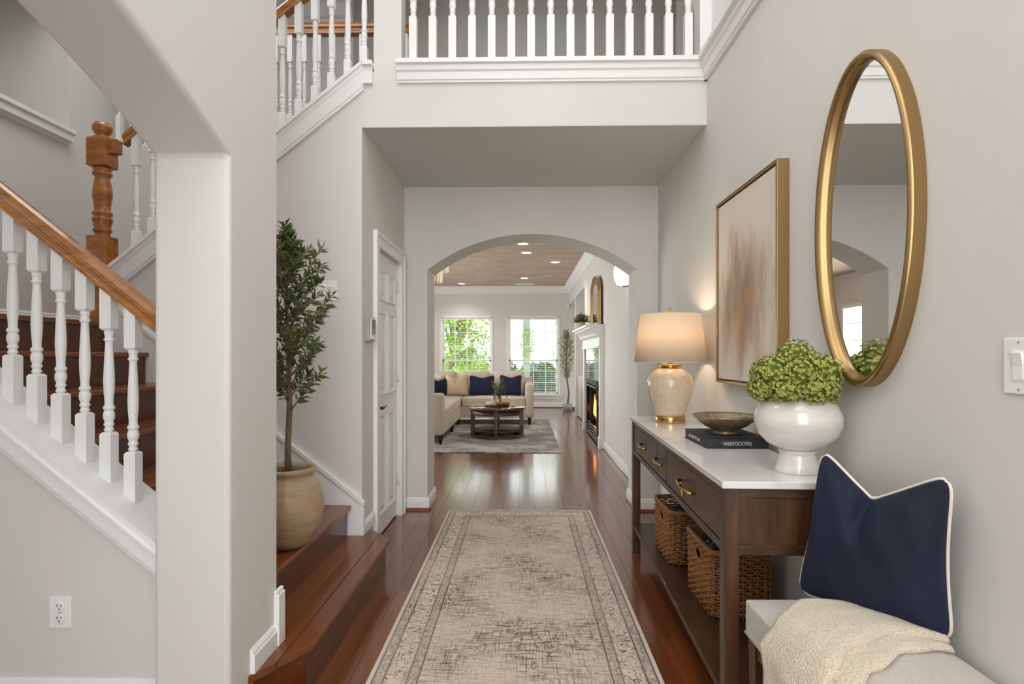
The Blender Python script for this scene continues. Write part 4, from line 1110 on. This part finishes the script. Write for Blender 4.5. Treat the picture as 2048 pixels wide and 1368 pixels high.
# ------------------------------------------------------------------ OLIVE TREE in its pot
PX, PY, PZ = -1.150, 2.775, .376
t = thing('plant_pot', 'round tan stoneware pot standing on the second stair tread', 'pot', (PX, PY, PZ))
obj('body', MB().lathe([(.085, 0), (.098, .006), (.128, .04), (.158, .10), (.172, .165), (.170, .225), (.153, .285), (.132, .325), (.124, .342), (.128, .352), (.136, .362), (.136, .374), (.128, .381), (.116, .378), (.112, .360), (.115, .34)], PX, PY, PZ, 56, cap=False), M_pot, t)
obj('foot', MB().lathe([(.0, .001), (.085, 0), (.09, .004)], PX, PY, PZ, 32, cap=False), M_pot, t)
obj('soil', MB().lathe([(.118, .325), (.118, .338), (.06, .345), (.0, .346)], PX, PY, PZ, 32, cap=False), M_soil, t)
def leaf_quads(fb, p, d, L_, W_, rr):
    d = d.normalized(); up = Vector((rr.uniform(-1, 1), rr.uniform(-1, 1), rr.uniform(-.3, 1)))
    s_ = d.cross(up)
    if s_.length < .1: s_ = d.cross(Vector((1, 0, .2)))
    s_.normalize(); nn = s_.cross(d)
    a = fb.bm.verts.new(p); b1 = fb.bm.verts.new(p + d * L_ * .45 + s_ * W_ + nn * .004); b2 = fb.bm.verts.new(p + d * L_ * .45 - s_ * W_ + nn * .004); m_ = fb.bm.verts.new(p + d * L_ * .45 - nn * .001)
    e = fb.bm.verts.new(p + d * L_ - nn * L_ * .12)
    fb.bm.faces.new((a, m_, b1)); fb.bm.faces.new((a, b2, m_)); fb.bm.faces.new((b1, m_, e)); fb.bm.faces.new((m_, b2, e))
tr = thing('olive_tree', 'slender olive tree growing in the tan pot on the stairs', 'plant', (PX, PY, PZ + .34))
rr = random.Random(5)
ox, oy = PX + .015, PY - .02
tk = [(ox, oy, .70), (ox - .003, oy, .85), (ox + .006, oy, 1.05), (ox, oy, 1.25), (ox - .008, oy, 1.5), (ox - .012, oy, 1.75), (ox - .016, oy, 1.93)]
b = MB(); b.tube(tk, [.017, .0145, .013, .011, .008, .005, .0025], 10); obj('trunk', b, M_bark, tr)
lf = MB()
def axis_pt(z):
    for (a, c) in zip(tk, tk[1:]):
        if a[2] <= z <= c[2]: f = (z - a[2]) / (c[2] - a[2]); return Vector(a).lerp(Vector(c), f)
    return Vector(tk[-1])
nb_ = 46
for i in range(nb_):
    z = 1.02 + .84 * (i / nb_) ** .92; a = i * 2.4
    # crown profile: widest low, tapering to the tip
    f = (z - 1.05) / .9; rad = (.215 if f < .5 else max(.035, .215 * (1 - (f - .5) / .36))) * rr.uniform(.62, 1.1)
    if f < .08: rad *= .8
    p0 = axis_pt(z); d = Vector((math.cos(a), math.sin(a), 0)); 
    rise = rad * rr.uniform(.75, 1.15) + .03
    pts = [p0, p0 + d * rad * .35 + Vector((0, 0, rise * .4)), p0 + d * rad * .72 + Vector((0, 0, rise * .75)), p0 + d * rad + Vector((0, 0, rise))]
    for p in pts:
        if p.y > YW - .06: p.y = YW - .06
        if p.x > -.985 + .16: p.x = -.83
    b = MB(); b.tube(pts, [.0042, .0032, .0024, .0014], 5); obj('branch', b, M_bark, tr)
    nl = int(16 + rad * 130)
    for k in range(nl):
        s_ = .22 + .78 * k / nl; q = s_ * 3; j = min(int(q), 2); pp = pts[j].lerp(pts[j + 1], q - j); dd = (pts[j + 1] - pts[j]).normalized()
        side = Matrix.Rotation(rr.uniform(0, 6.28), 3, dd) @ dd.orthogonal().normalized()
        leaf_quads(lf, pp, dd * .55 + side * .8, rr.uniform(.038, .066), rr.uniform(.0065, .0105), rr)
    leaf_quads(lf, pts[-1], (pts[-1] - pts[-2]), .045, .007, rr)
for k in range(40):
    p = axis_pt(1.72 + .21 * k / 40); side = Vector((math.cos(k * 2.4), math.sin(k * 2.4), .9)); leaf_quads(lf, p, side, .052, .008, rr)
obj('foliage', lf, M_leaf, tr, kind='stuff')

# ------------------------------------------------------------------ LIVING ROOM: sofa
S = thing('sectional_sofa', 'L shaped beige sectional sofa under the living room windows', 'sofa', (-1.2, 10.6, 0))
def rbox(name, x0, x1, y0, y1, z0, z1, m, par, bev=.03, crown=0.):
    b = MB().box(x0, x1, y0, y1, z0, z1)
    if crown:
        bmesh.ops.subdivide_edges(b.bm, edges=b.bm.edges[:], cuts=6, use_grid_fill=True)
        for v in b.bm.verts:
            u = (v.co.x - x0) / (x1 - x0); w_ = (v.co.y - y0) / (y1 - y0)
            if v.co.z > (z0 + z1) / 2: v.co.z += crown * (1 - abs(2 * u - 1) ** 2) * (1 - abs(2 * w_ - 1) ** 2)
    return obj(name, b, m, par, bevel=bev, seg=3, smooth=True)
rbox('base', -2.2, .17, 10.62, 11.65, .14, .36, M_sofa, S, .015)
rbox('base', -2.2, -1.16, 8.42, 10.62, .14, .36, M_sofa, S, .015)
rbox('back_frame', -2.2, .17, 11.42, 11.68, .14, .86, M_sofa, S, .03)
rbox('back_frame', -2.34, -2.1, 8.2, 11.68, .14, .86, M_sofa, S, .03)
rbox('arm', .03, .19, 10.58, 11.66, .14, .77, M_sofa, S, .05)
rbox('arm', -2.3, -1.145, 8.2, 8.42, .14, .745, M_sofa, S, .05)
rbox('seat_cushion', -1.14, .03, 10.58, 11.42, .36, .51, M_sofa, S, .035, .02)
rbox('seat_cushion', -2.1, -1.16, 10.55, 11.42, .36, .51, M_sofa, S, .035, .02)
rbox('seat_cushion', -2.1, -1.15, 9.52, 10.53, .36, .51, M_sofa, S, .035, .02)
rbox('seat_cushion', -2.1, -1.15, 8.43, 9.50, .36, .51, M_sofa, S, .035, .02)
for (x0, x1) in ((-1.95, -1.31), (-1.30, -.64), (-.63, .03)):
    b = MB(); pillow(b, (x0, 11.28, .50), (x1, 11.28, .50), (x1, 11.40, .985), (x0, 11.40, .985), .22, pinch=.015, n=12); obj('back_cushion', b, M_sofa, S)
for (x, y) in ((.11, 10.66), (.11, 11.6), (-1.2, 8.28), (-2.2, 8.28), (-1.2, 9.6), (-1.21, 10.66), (-2.2, 11.6)):
    b = MB(); b.lathe([(.022, .010), (.034, .14)], x, y, 0, 4)
    obj('leg', b, M_black, S)
def spillow(x, y, z, w_, h, ang, tilt, m, lab, th_=.15, chop=.12):
    d = Vector((math.cos(ang), math.sin(ang), 0)); nrm = Vector((-math.sin(ang), math.cos(ang), 0))
    c = Vector((x, y, z)); BL = c - d * w_ / 2; BR = c + d * w_ / 2; up_ = Vector((0, 0, h * math.cos(tilt))) + nrm * h * math.sin(tilt)
    b = MB(); pillow(b, BL, BR, BR + up_, BL + up_, th_, chop=chop, n=14)
    o = obj('throw_pillow', b, m, origin=(x, y, z)); tag(o, lab, 'pillow')
M_beige = mat('beige_pillow_linen', 'cdb79c', .95, c2='c2ab90', scale=(50, 50, 50), nscale=2)
M_navy2 = mat('navy_cotton', '0b1630', .85, c2='111f3a', scale=(30, 30, 30), nscale=2)
M_cream2 = mat('cream_pillow_linen', 'ddd2c3', .95)
spillow(-1.66, 11.05, .515, .46, .42, .75, .25, M_cream2, 'cream pillow at the far left corner of the sofa, behind the small navy one')
spillow(-1.60, 10.88, .515, .36, .36, .45, .25, M_navy2, 'navy pillow partly hidden behind the beige one at the sofa corner')
spillow(-1.27, 10.95, .515, .46, .44, .05, .25, M_beige, 'beige linen pillow left of the navy pillows on the sofa')
spillow(-.80, 10.98, .515, .50, .42, 0, .25, M_navy2, 'navy pillow in the middle of the sofa, behind the coffee table left half')
spillow(-.25, 10.98, .515, .44, .43, -.05, .25, M_navy2, 'navy pillow near the right arm of the sofa')

# coffee table
TX, TY, TR = X_at(994, 9.1), 9.14, .455
t = thing('coffee_table', 'round dark wood coffee table with an open lower shelf', 'coffee table', (TX, TY, 0))
obj('table_top', MB().lathe([(.43, .44), (TR, .455), (TR, .478), (TR - .01, .484), (.0, .484)], TX, TY, 0, 56, cap=False), M_tabletop, t)
obj('apron', MB().lathe([(.40, .36), (.40, .445), (.38, .445), (.38, .36), (.40, .36)], TX, TY, 0, 48, cap=False), M_walnut, t)
obj('lower_shelf', MB().lathe([(.0, .10), (.39, .10), (.40, .105), (.40, .13), (.0, .13)], TX, TY, 0, 48, cap=False), M_walnut, t)
obj('foot_ring', MB().lathe([(.41, .012), (.41, .05), (.37, .05), (.37, .012), (.41, .012)], TX, TY, 0, 48, cap=False), M_walnut, t)
for k in range(4):
    a = -PI / 2 + k * PI / 2
    b = MB().box(-.025, .025, .355, .42, .010, .45, Matrix.Rotation(a - PI / 2, 4, 'Z')); b.bm.transform(Matrix.Translation((TX, TY, 0)))
    obj('leg', b, M_walnut, t, bevel=.004)
TT = .485
t = thing('serving_tray', 'round wooden tray at the centre of the coffee table', 'tray', (TX, TY, TT))
obj('tray_base', MB().lathe([(0, .002), (.19, .002), (.20, .006), (.205, .022), (.198, .022), (.19, .010), (0, .010)], TX, TY, TT, 36, cap=False), M_walnut, t)
t = thing('sprig_vase', 'clear vase of green leafy sprigs on the coffee table tray', 'vase', (TX + .03, TY, TT + .01))
b = MB(); vx, vy = TX + .03, TY + .0
obj('vase_body', MB().lathe([(.0, .0), (.035, .001), (.045, .03), (.04, .08), (.025, .12), (.028, .14)], vx, vy, TT + .010, 24, cap=False), mat('amber_glass', 'b07a3c', .1, coat=.5), t)
lf = MB(); st = MB(); rr = random.Random(3)
for i in range(13):
    a = rr.uniform(0, 6.28); e = rr.uniform(.04, .15); hgt = rr.uniform(.16, .36)
    p = [Vector((vx, vy, TT + .12)), Vector((vx + e * .4 * math.cos(a), vy + e * .4 * math.sin(a), TT + .12 + hgt * .6)), Vector((vx + e * math.cos(a), vy + e * math.sin(a), TT + .12 + hgt))]
    if i > 9: p[2].z = TT + .10
    st.tube(p, .002, 4)
    for k in range(14):
        s_ = k / 14 * 2; j = min(int(s_), 1); leaf_quads(lf, p[j].lerp(p[j + 1], s_ - j), Vector((rr.uniform(-1, 1), rr.uniform(-1, 1), rr.uniform(-.4, .9))), .05, .011, rr)
obj('stem', st, M_leaf, t); obj('foliage', lf, M_leaf, t, kind='stuff')
b = MB(); b.tube([(TX - .17, TY - .04, TT + .045), (TX - .02, TY - .07, TT + .045)], .032, 16); o = obj('rolled_napkin', b, M_cream2, origin=(TX - .1, TY - .05, TT + .012)); tag(o, 'rolled white cloth lying on the coffee table tray', 'napkin')
o = obj('wooden_bowl', MB().lathe([(0, .0), (.04, .0), (.085, .03), (.09, .05), (.084, .05), (.04, .012), (0, .01)], TX + .11, TY - .03, TT + .011, 24, cap=False), mat('amber_wood', '9a6234', .4), origin=(TX + .11, TY - .03, TT + .011)); tag(o, 'low amber brown wooden bowl on the coffee table tray', 'bowl')
b = MB(); b.lathe([(.034, 0), (.036, .004), (.036, .13), (.034, .134), (.0, .134)], TX - .06, TY + .09, TT + .011, 20, cap=False)
o = obj('pillar_candle', b, M_ceramic, origin=(TX - .06, TY + .09, TT + .011)); tag(o, 'tall white candle standing behind the rolled cloth on the tray', 'candle')

# ------------------------------------------------------------------ FIREPLACE
FX = 1.075   # face of the granite surround
t = thing('fireplace', 'white mantel fireplace with black granite surround and burning fire', 'fireplace', (WX, 9.1, 0))
fy0, fy1 = 8.08, 10.05
s_ = MB().box(FX, WX - .001, fy0, 8.36, .0, 1.41).box(FX, WX - .001, fy1 - .28, fy1, 0, 1.41).box(FX, WX - .001, 8.36, fy1 - .28, .92, 1.41)
obj('granite_surround', s_, M_tile, t, bevel=.003)
obj('pilaster', MB().box(FX - .02, WX - .001, fy0 - .10, fy0, .0, 1.41).box(FX - .035, WX - .001, fy0 - .115, fy0 + .01, 0, .16), M_white, t, bevel=.004)
obj('pilaster', MB().box(FX - .02, WX - .001, fy1, fy1 + .14, .0, 1.41).box(FX - .035, WX - .001, fy1 - .01, fy1 + .155, 0, .16), M_white, t, bevel=.004)
MP = [(WX - .001, 1.40), (WX - .09, 1.40), (WX - .09, 1.425), (WX - .075, 1.43), (WX - .075, 1.545), (WX - .10, 1.56), (WX - .125, 1.575), (WX - .13, 1.60), (WX - .17, 1.64), (WX - .215, 1.67), (WX - .22, 1.69), (WX - .255, 1.695), (WX - .255, 1.725), (WX - .001, 1.725)]
obj('mantel', MB().prism(MP, 'y', fy0 - .12, fy1 + .16), M_white, t, bevel=.002)
dn = MB(); y = fy0 - .08
while y < fy1 + .12: dn.box(WX - .135, WX - .10, y, y + .03, 1.585, 1.615); y += .055
obj('dentil_strip', dn, M_white, t, kind='stuff')
fb_ = MB().box(FX - .012, FX + .01, 8.36, 8.42, .02, .92).box(FX - .012, FX + .01, 9.71, 9.77, .02, .92).box(FX - .012, FX + .01, 8.42, 9.71, .84, .92).box(FX - .012, FX + .01, 8.42, 9.71, .02, .05)
obj('firebox_frame', fb_, M_black, t, bevel=.003)
obj('hood_strip', MB().box(FX - .03, FX - .012, 8.38, 9.75, .80, .825), M_chrome, t, bevel=.004)
M_soot = mat('soot', '120e0c', .6)
obj('firebox', MB().box(WX + .40, WX + .42, 8.43, 9.70, .01, .83).box(WX, WX + .40, 8.43, 8.45, .01, .83).box(WX, WX + .40, 9.68, 9.70, .01, .83).box(WX, WX + .40, 8.45, 9.68, .01, .03).box(WX, WX + .40, 8.45, 9.68, .81, .83), M_soot, t)
for i in range(4):
    z = .065 + i * .045; obj('louver_bar', MB().box(FX - .006, FX + .02, 8.42, 9.71, z, z + .016), M_chrome, t)
for i in range(7):
    y = 8.7 + i * .13; b = MB(); b.tube([(WX + .04, y, .22), (WX + .03, y, .30), (WX + .16, y, .24)], .007, 6); obj('grate_bar', b, M_black, t)
for i, (x, y, z) in enumerate(((1.19, 9.0, .27), (1.21, 9.35, .27), (1.24, 9.15, .33))):
    b = MB(); b.tube([(x, y - .2, z), (x + .01, y, z + .01), (x, y + .2, z)], [.035, .04, .035], 8); obj('fire_log', b, M_ember, t)
for i, (x, y, h) in enumerate(((1.17, 9.28, .16), (1.18, 9.36, .27), (1.17, 9.45, .36), (1.19, 9.54, .26))):
    b = MB(); b.lathe([(.01, 0), (.035, .05), (.032, h * .4), (.015, h * .75), (.002, h)], x, y, .30, 10, sx=.7); obj('flame', b, M_fire, t)
# leaning mirror and plant on the mantel
mx_, m0, m1, mz0, mz1 = 1.06, 8.10, 8.98, 1.726, 2.46
t = thing('mantel_mirror', 'gold framed arched mirror leaning on the mantel', 'mirror', (mx_, (m0 + m1) / 2, mz0))
ol = [(m0, mz0), (m1, mz0)] + [((m0 + m1) / 2 + (m1 - m0) / 2 * math.cos(a), mz1 - .25 + .25 * math.sin(a)) for a in [PI * i / 16 for i in range(17)]]
ce = ((m0 + m1) / 2, (mz0 + mz1) / 2)
inn = [(ce[0] + (y - ce[0]) * .95, ce[1] + (z - ce[1]) * .95) for y, z in ol]
b = MB(); n = len(ol)
A = [b.bm.verts.new((mx_ - .02, y, z)) for y, z in ol]; B = [b.bm.verts.new((mx_ - .02, y, z)) for y, z in inn]; A2 = [b.bm.verts.new((mx_ + .03, y, z)) for y, z in ol]; B2 = [b.bm.verts.new((mx_ + .03, y, z)) for y, z in inn]
for i in range(n):
    j = (i + 1) % n
    b.bm.faces.new((A[i], A[j], B[j], B[i])); b.bm.faces.new((A2[i], A2[j], A[j], A[i])); b.bm.faces.new((B[i], B[j], B2[j], B2[i])); b.bm.faces.new((A2[i], B2[i], B2[j], A2[j]))
obj('mirror_frame', b, M_gold, t)
obj('glass', MB().prism(inn, 'x', mx_ + .0, mx_ + .01), M_mirror, t)
py_ = 9.72
t = thing('mantel_plant', 'small bushy green plant in a grey pot on the mantel', 'plant', (.98, py_, 1.726))
obj('pot', MB().lathe([(0, .0), (.05, .0), (.065, .06), (.07, .12), (.062, .12), (0, .10)], .98, py_, 1.726, 20, cap=False), mat('grey_clay', 'a49a90', .8), t)
lf = MB(); rr = random.Random(9)
for i in range(420):
    d = Vector((rr.gauss(0, 1), rr.gauss(0, 1), abs(rr.gauss(.3, 1)))).normalized(); p = Vector((.98, py_, 1.85)) + d * rr.uniform(.01, .11)
    if p.x > WX - .05: continue
    leaf_quads(lf, p, d, .07, .007, rr)
obj('foliage', lf, M_leaf, t, kind='stuff')

# sconce inside the arch, right wall
sy, sz = 5.95, 2.12
t = thing('wall_sconce', 'glowing white glass wall sconce just beyond the arch', 'wall light', (WX, sy, sz))
obj('back_plate', MB().box(WX - .015, WX - .001, sy - .04, sy + .04, sz - .06, sz + .06), M_chrome, t, bevel=.004)
b = MB(); n = 24; rings = []
for (r, z) in ((.03, -.105), (.055, -.095), (.075, -.05), (.085, .0), (.085, .05), (.08, .09)):
    rings.append([b.bm.verts.new((WX - .10 + r * (1 + .07 * math.cos(9 * 2 * PI * i / 48)) * math.cos(2 * PI * i / 48), sy + r * (1 + .07 * math.cos(9 * 2 * PI * i / 48)) * math.sin(2 * PI * i / 48), sz + z)) for i in range(48)])
for a, c in zip(rings, rings[1:]):
    for i in range(48): f = b.bm.faces.new((a[i], a[(i + 1) % 48], c[(i + 1) % 48], c[i])); f.smooth = True
b.bm.faces.new(rings[0][::-1]); obj('glass_shade', b, M_sconce, t)
obj('arm', MB().box(WX - .03, WX - .01, sy - .01, sy + .01, sz - .11, sz - .09).box(WX - .1, WX - .01, sy - .008, sy + .008, sz - .118, sz - .106), M_chrome, t)
point('sconce_light', (WX - .10, sy, sz + .12), 4.0, (1, .93, .84), .05)

# chandelier
hx_, hy_ = -1.06, 6.55
t = thing('crystal_chandelier', 'gold and crystal chandelier hanging behind the left side of the arch', 'chandelier', (hx_, hy_, LIVZ))
b = MB(); b.tube([(hx_, hy_, LIVZ), (hx_, hy_, 2.42)], .006, 6); b.lathe([(.06, 0), (.06, -.02), (.02, -.03)], hx_, hy_, LIVZ, 20)
obj('rod', b, M_brass, t)
b = MB()
for r_, z in ((.20, 2.42), (.13, 2.30)):
    b.tube([(hx_ + r_ * math.cos(2 * PI * i / 32), hy_ + r_ * math.sin(2 * PI * i / 32), z) for i in range(32)], .009, 6, closed=True)
for i in range(4):
    a = PI / 2 * i; b.tube([(hx_, hy_, 2.44), (hx_ + .2 * math.cos(a), hy_ + .2 * math.sin(a), 2.42)], .004, 5)
    b.tube([(hx_ + .2 * math.cos(a), hy_ + .2 * math.sin(a), 2.42), (hx_ + .13 * math.cos(a), hy_ + .13 * math.sin(a), 2.30)], .004, 5)
obj('ring_frame', b, M_brass, t)
cm = bpy.data.meshes.new('crystal'); b = MB(); b.lathe([(.002, 0), (.009, -.012), (.009, -.15), (.001, -.17)], 0, 0, 0, 6); b.bm.to_mesh(cm); b.bm.free(); cm.materials.append(M_crystal)
for r_, z, n in ((.20, 2.415, 26), (.13, 2.295, 18)):
    for i in range(n):
        o = bpy.data.objects.new('crystal', cm); C.objects.link(o); o.parent = t; o.location = Vector((hx_ + r_ * math.cos(2 * PI * i / n), hy_ + r_ * math.sin(2 * PI * i / n), z)) - t.location
# downlights
def ceil_at(px, py):
    d = (LIVZ - 1.3) * FPX / (710 - py); u = (px - 1024) / FPX * d
    return u * ct - d * st_, u * st_ + d * ct
for i, (px, py, lab) in enumerate(((1046, 487, 'recessed ceiling light nearest the arch'), (1053, 505, 'recessed ceiling light second from the arch'), (1111, 524, 'bright recessed ceiling light toward the fireplace'), (923, 567, 'recessed ceiling light at the far left near the windows'), (1049, 556, 'recessed ceiling light in the far middle of the room'))):
    x, y = ceil_at(px, py)
    t = thing('ceiling_light', lab, 'ceiling light', (x, y, LIVZ), 0, 'living room downlights')
    obj('trim_ring', MB().lathe([(.095, .0), (.095, -.006), (.075, -.008), (.072, .0)], x, y, LIVZ, 28, cap=False), M_white, t)
    obj('diffuser', MB().lathe([(.0, -.004), (.073, -.004)], x, y, LIVZ, 24, cap=False), M_bulb, t)
    l = bpy.data.lights.new('downlight', 'SPOT'); l.energy = 34; l.spot_size = 2.2; l.spot_blend = .8; l.shadow_soft_size = .06; l.color = (1, .93, .84)
    o = bpy.data.objects.new('downlight', l); C.objects.link(o); o.location = (x, y, LIVZ - .03)
x, y = ceil_at(1050, 568)
t = thing('ceiling_vent', 'thin white ceiling register near the far wall', 'vent', (x, y, LIVZ))
obj('vent_frame', MB().box(x - .22, x + .22, y - .10, y + .10, LIVZ - .008, LIVZ - .0005), M_white, t, bevel=.002)
for i in range(6): obj('louver', MB().box(x - .20, x + .20, y - .08 + i * .03, y - .07 + i * .03, LIVZ - .014, LIVZ - .008), M_white, t)

# corner tree
qx, qy = X_at(1135, 13.6), 13.55
t = thing('slim_tree', 'slim feathery green tree in the far corner beside the right window', 'plant', (qx, qy, 0))
obj('pot', MB().lathe([(0, 0), (.10, 0), (.12, .10), (.125, .16), (.112, .16), (0, .14)], qx, qy, 0, 24, cap=False), mat('pale_grey_pot', 'b3aea7', .8), t)
b = MB(); b.tube([(qx, qy, .13), (qx + .03, qy, .4), (qx - .02, qy, .75), (qx - .04, qy, 1.1), (qx - .02, qy, 1.5), (qx - .03, qy, 1.85)], [.022, .02, .018, .012, .007, .003], 8); obj('trunk', b, M_bark, t)
lf = MB(); bb_ = MB(); rr = random.Random(21)
for i in range(60):
    z = .72 + 1.1 * i / 60; a = i * 2.4; f = (z - .72) / 1.1; rad = .24 * math.sin(PI * (f * .8 + .14)) * rr.uniform(.6, 1.1); p0 = Vector((qx - .025, qy, z)); p1 = p0 + Vector((rad * math.cos(a), rad * .8 * math.sin(a), rad * .7 + .05))
    if p1.y > FARY - .08: p1.y = FARY - .08
    bb_.tube([p0, p1], .003, 4)
    for k in range(16): leaf_quads(lf, p0.lerp(p1, .2 + .8 * k / 16), Vector((rr.uniform(-1, 1), rr.uniform(-1, 1), rr.uniform(-.5, 1))), .06, .008, rr)
obj('branch', bb_, M_bark, t); obj('foliage', lf, mat('pale_green_leaf', '76834c', .6, c2='98a36b', scale=(6, 6, 6), nscale=2), t, kind='stuff')
# small box motion sensor in the far corner
o = obj('motion_sensor', MB().box(WX - .05, WX - .001, FARY - .07, FARY - .02, 2.46, 2.53), M_plastic, bevel=.008); tag(o, 'small white motion sensor high in the far right corner', 'sensor')

# ------------------------------------------------------------------ GARDEN outside the windows
o = obj('ground_garden', MB().box(-25, 25, 14.5, 60, -.5, -.05), M_grass); tag(o, kind='structure')
o = obj('pavement', MB().box(-2.2, 12, 14.5, 19, -.05, -.02).box(-25, -4.8, -4, 14.4, -.4, -.05), M_pave); tag(o, kind='structure')  # left slab lies unseen; made pale so it bounces neutral light indoors
def garden_tree(x, y, h, r, lab, m, n=2600, z0=1.2, seed=1, lean=0.):
    t = thing('garden_tree', lab, 'tree', (x, y, -.05)); rr = random.Random(seed)
    b = MB()
    b.tube([(x, y, -.05), (x + lean * .3, y, h * .3), (x + lean, y, h * .7)], [.11, .09, .04], 8)
    for i in range(7):
        a = i * 2.1; b.tube([(x + lean * .4, y, h * (.25 + .05 * i)), (x + lean * .5 + r * .45 * math.cos(a), y + r * .45 * math.sin(a), h * (.5 + .06 * i))], [.045, .015], 6)
    obj('trunk', b, M_trunk, t)
    lf = MB()
    cl = [(Vector((x + lean + rr.uniform(-r, r) * .7, y + rr.uniform(-r, r) * .5, z0 + (h - z0) * rr.random())), r * rr.uniform(.25, .45)) for _ in range(16)]
    for i in range(n):
        c, cr_ = rr.choice(cl); d = Vector((rr.gauss(0, 1), rr.gauss(0, 1), rr.gauss(0, 1))).normalized(); leaf_quads(lf, c + d * cr_ * rr.random() ** .4, Vector((rr.uniform(-1, 1), rr.uniform(-1, 1), rr.uniform(-1, .6))), .14, .045, rr)
    obj('crown', lf, m, t, kind='stuff')
garden_tree(-2.35, 17.6, 3.6, 1.3, 'leaning yellow green garden tree outside the left window', M_tree_leaf, 2600, .9, 11, .5)
garden_tree(-2.7, 21.5, 4.8, 1.6, 'taller green garden tree farther back outside the left window', M_tree_leaf, 3000, .6, 12)
garden_tree(1.9, 23.0, 4.2, 1.2, 'pale garden tree outside the right edge of the right window', mat('pale_garden_leaf', '9ab07c', .7, c2='b7c99b', scale=(2, 2, 2), nscale=1), 700, 1.0, 14)
def hedge(x, y, rx, ry, h, lab, seed, m=M_hedge_leaf, n=2600):
    rr = random.Random(seed); lf = MB()
    lf.sphere((x, y, h * .5 - .05), 1, 20, 14, (rx * .9, ry * .9, h * .48))
    for i in range(n):
        a = rr.uniform(0, 6.28); v = rr.uniform(-1, 1); s_ = (1 - abs(v) ** 4) ** .25
        p = Vector((x + rx * s_ * math.cos(a), y + ry * s_ * math.sin(a), h * .5 - .05 + v * h * .5)); leaf_quads(lf, p, Vector((rr.uniform(-1, 1), rr.uniform(-1, 1), rr.uniform(-1, 1))), .08, .028, rr)
    o = obj('clipped_bush', lf, m, origin=(x, y, -.05)); tag(o, lab, 'shrub')
hedge(.40, 16.6, .50, .45, 1.12, 'large clipped dark green bush outside the right window', 31)
hedge(-.48, 16.9, .30, .3, 1.12, 'narrower dark bush left of the large clipped bush outside', 32, n=1400)
hedge(-3.6, 25.5, 1.9, .8, 1.5, 'long low green shrub behind the trees outside the left window', 33, M_tree_leaf)
# porch post with a hanging plant
t = thing('porch_post', 'grey green porch post outside the right window', 'post', (X_at(1053, 16.0), 16.0, -.05))
pxx = X_at(1053, 16.0)
obj('shaft', MB().box(pxx - .10, pxx + .10, 15.9, 16.1, -.05, 3.0), mat('sage_post_paint', '7d8b7c', .7), t, bevel=.01)
obj('plinth', MB().box(pxx - .13, pxx + .13, 15.87, 16.13, -.05, .15), M_siding, t, bevel=.01)
t = thing('hanging_plant', 'leafy plant hanging on the porch post outside the right window', 'plant', (pxx + .02, 15.78, 1.3))
lf = MB(); rr = random.Random(8)
for i in range(900):
    z = rr.uniform(1.15, 2.0); a = rr.uniform(0, 6.28); r_ = .22 * rr.random() ** .5 * (1 - abs(z - 1.6) * 1.1); leaf_quads(lf, Vector((pxx + .03 + r_ * math.cos(a), 15.76 + r_ * .5 * math.sin(a), z)), Vector((rr.uniform(-1, 1), rr.uniform(-1, 1), rr.uniform(-1, .5))), .06, .016, rr)
obj('foliage', lf, M_tree_leaf, t, kind='stuff')
obj('pot', MB().lathe([(.06, 0), (.09, .10)], pxx + .03, 15.81, 1.12, 16), M_siding, t)
# pale garage wall beyond
gw = thing('neighbour_house', 'pale sided house wall beyond the garden', 'building', (4.5, 30, -.05))
obj('wall_block', MB().box(1.0, 9, 30, 34, -.05, 3.4), M_siding, gw)
obj('roof', MB().prism([(29.6, 3.4), (34.4, 3.4), (32, 5.0)], 'x', .7, 9.3), mat('grey_shingle', '9b9690', .9), gw)
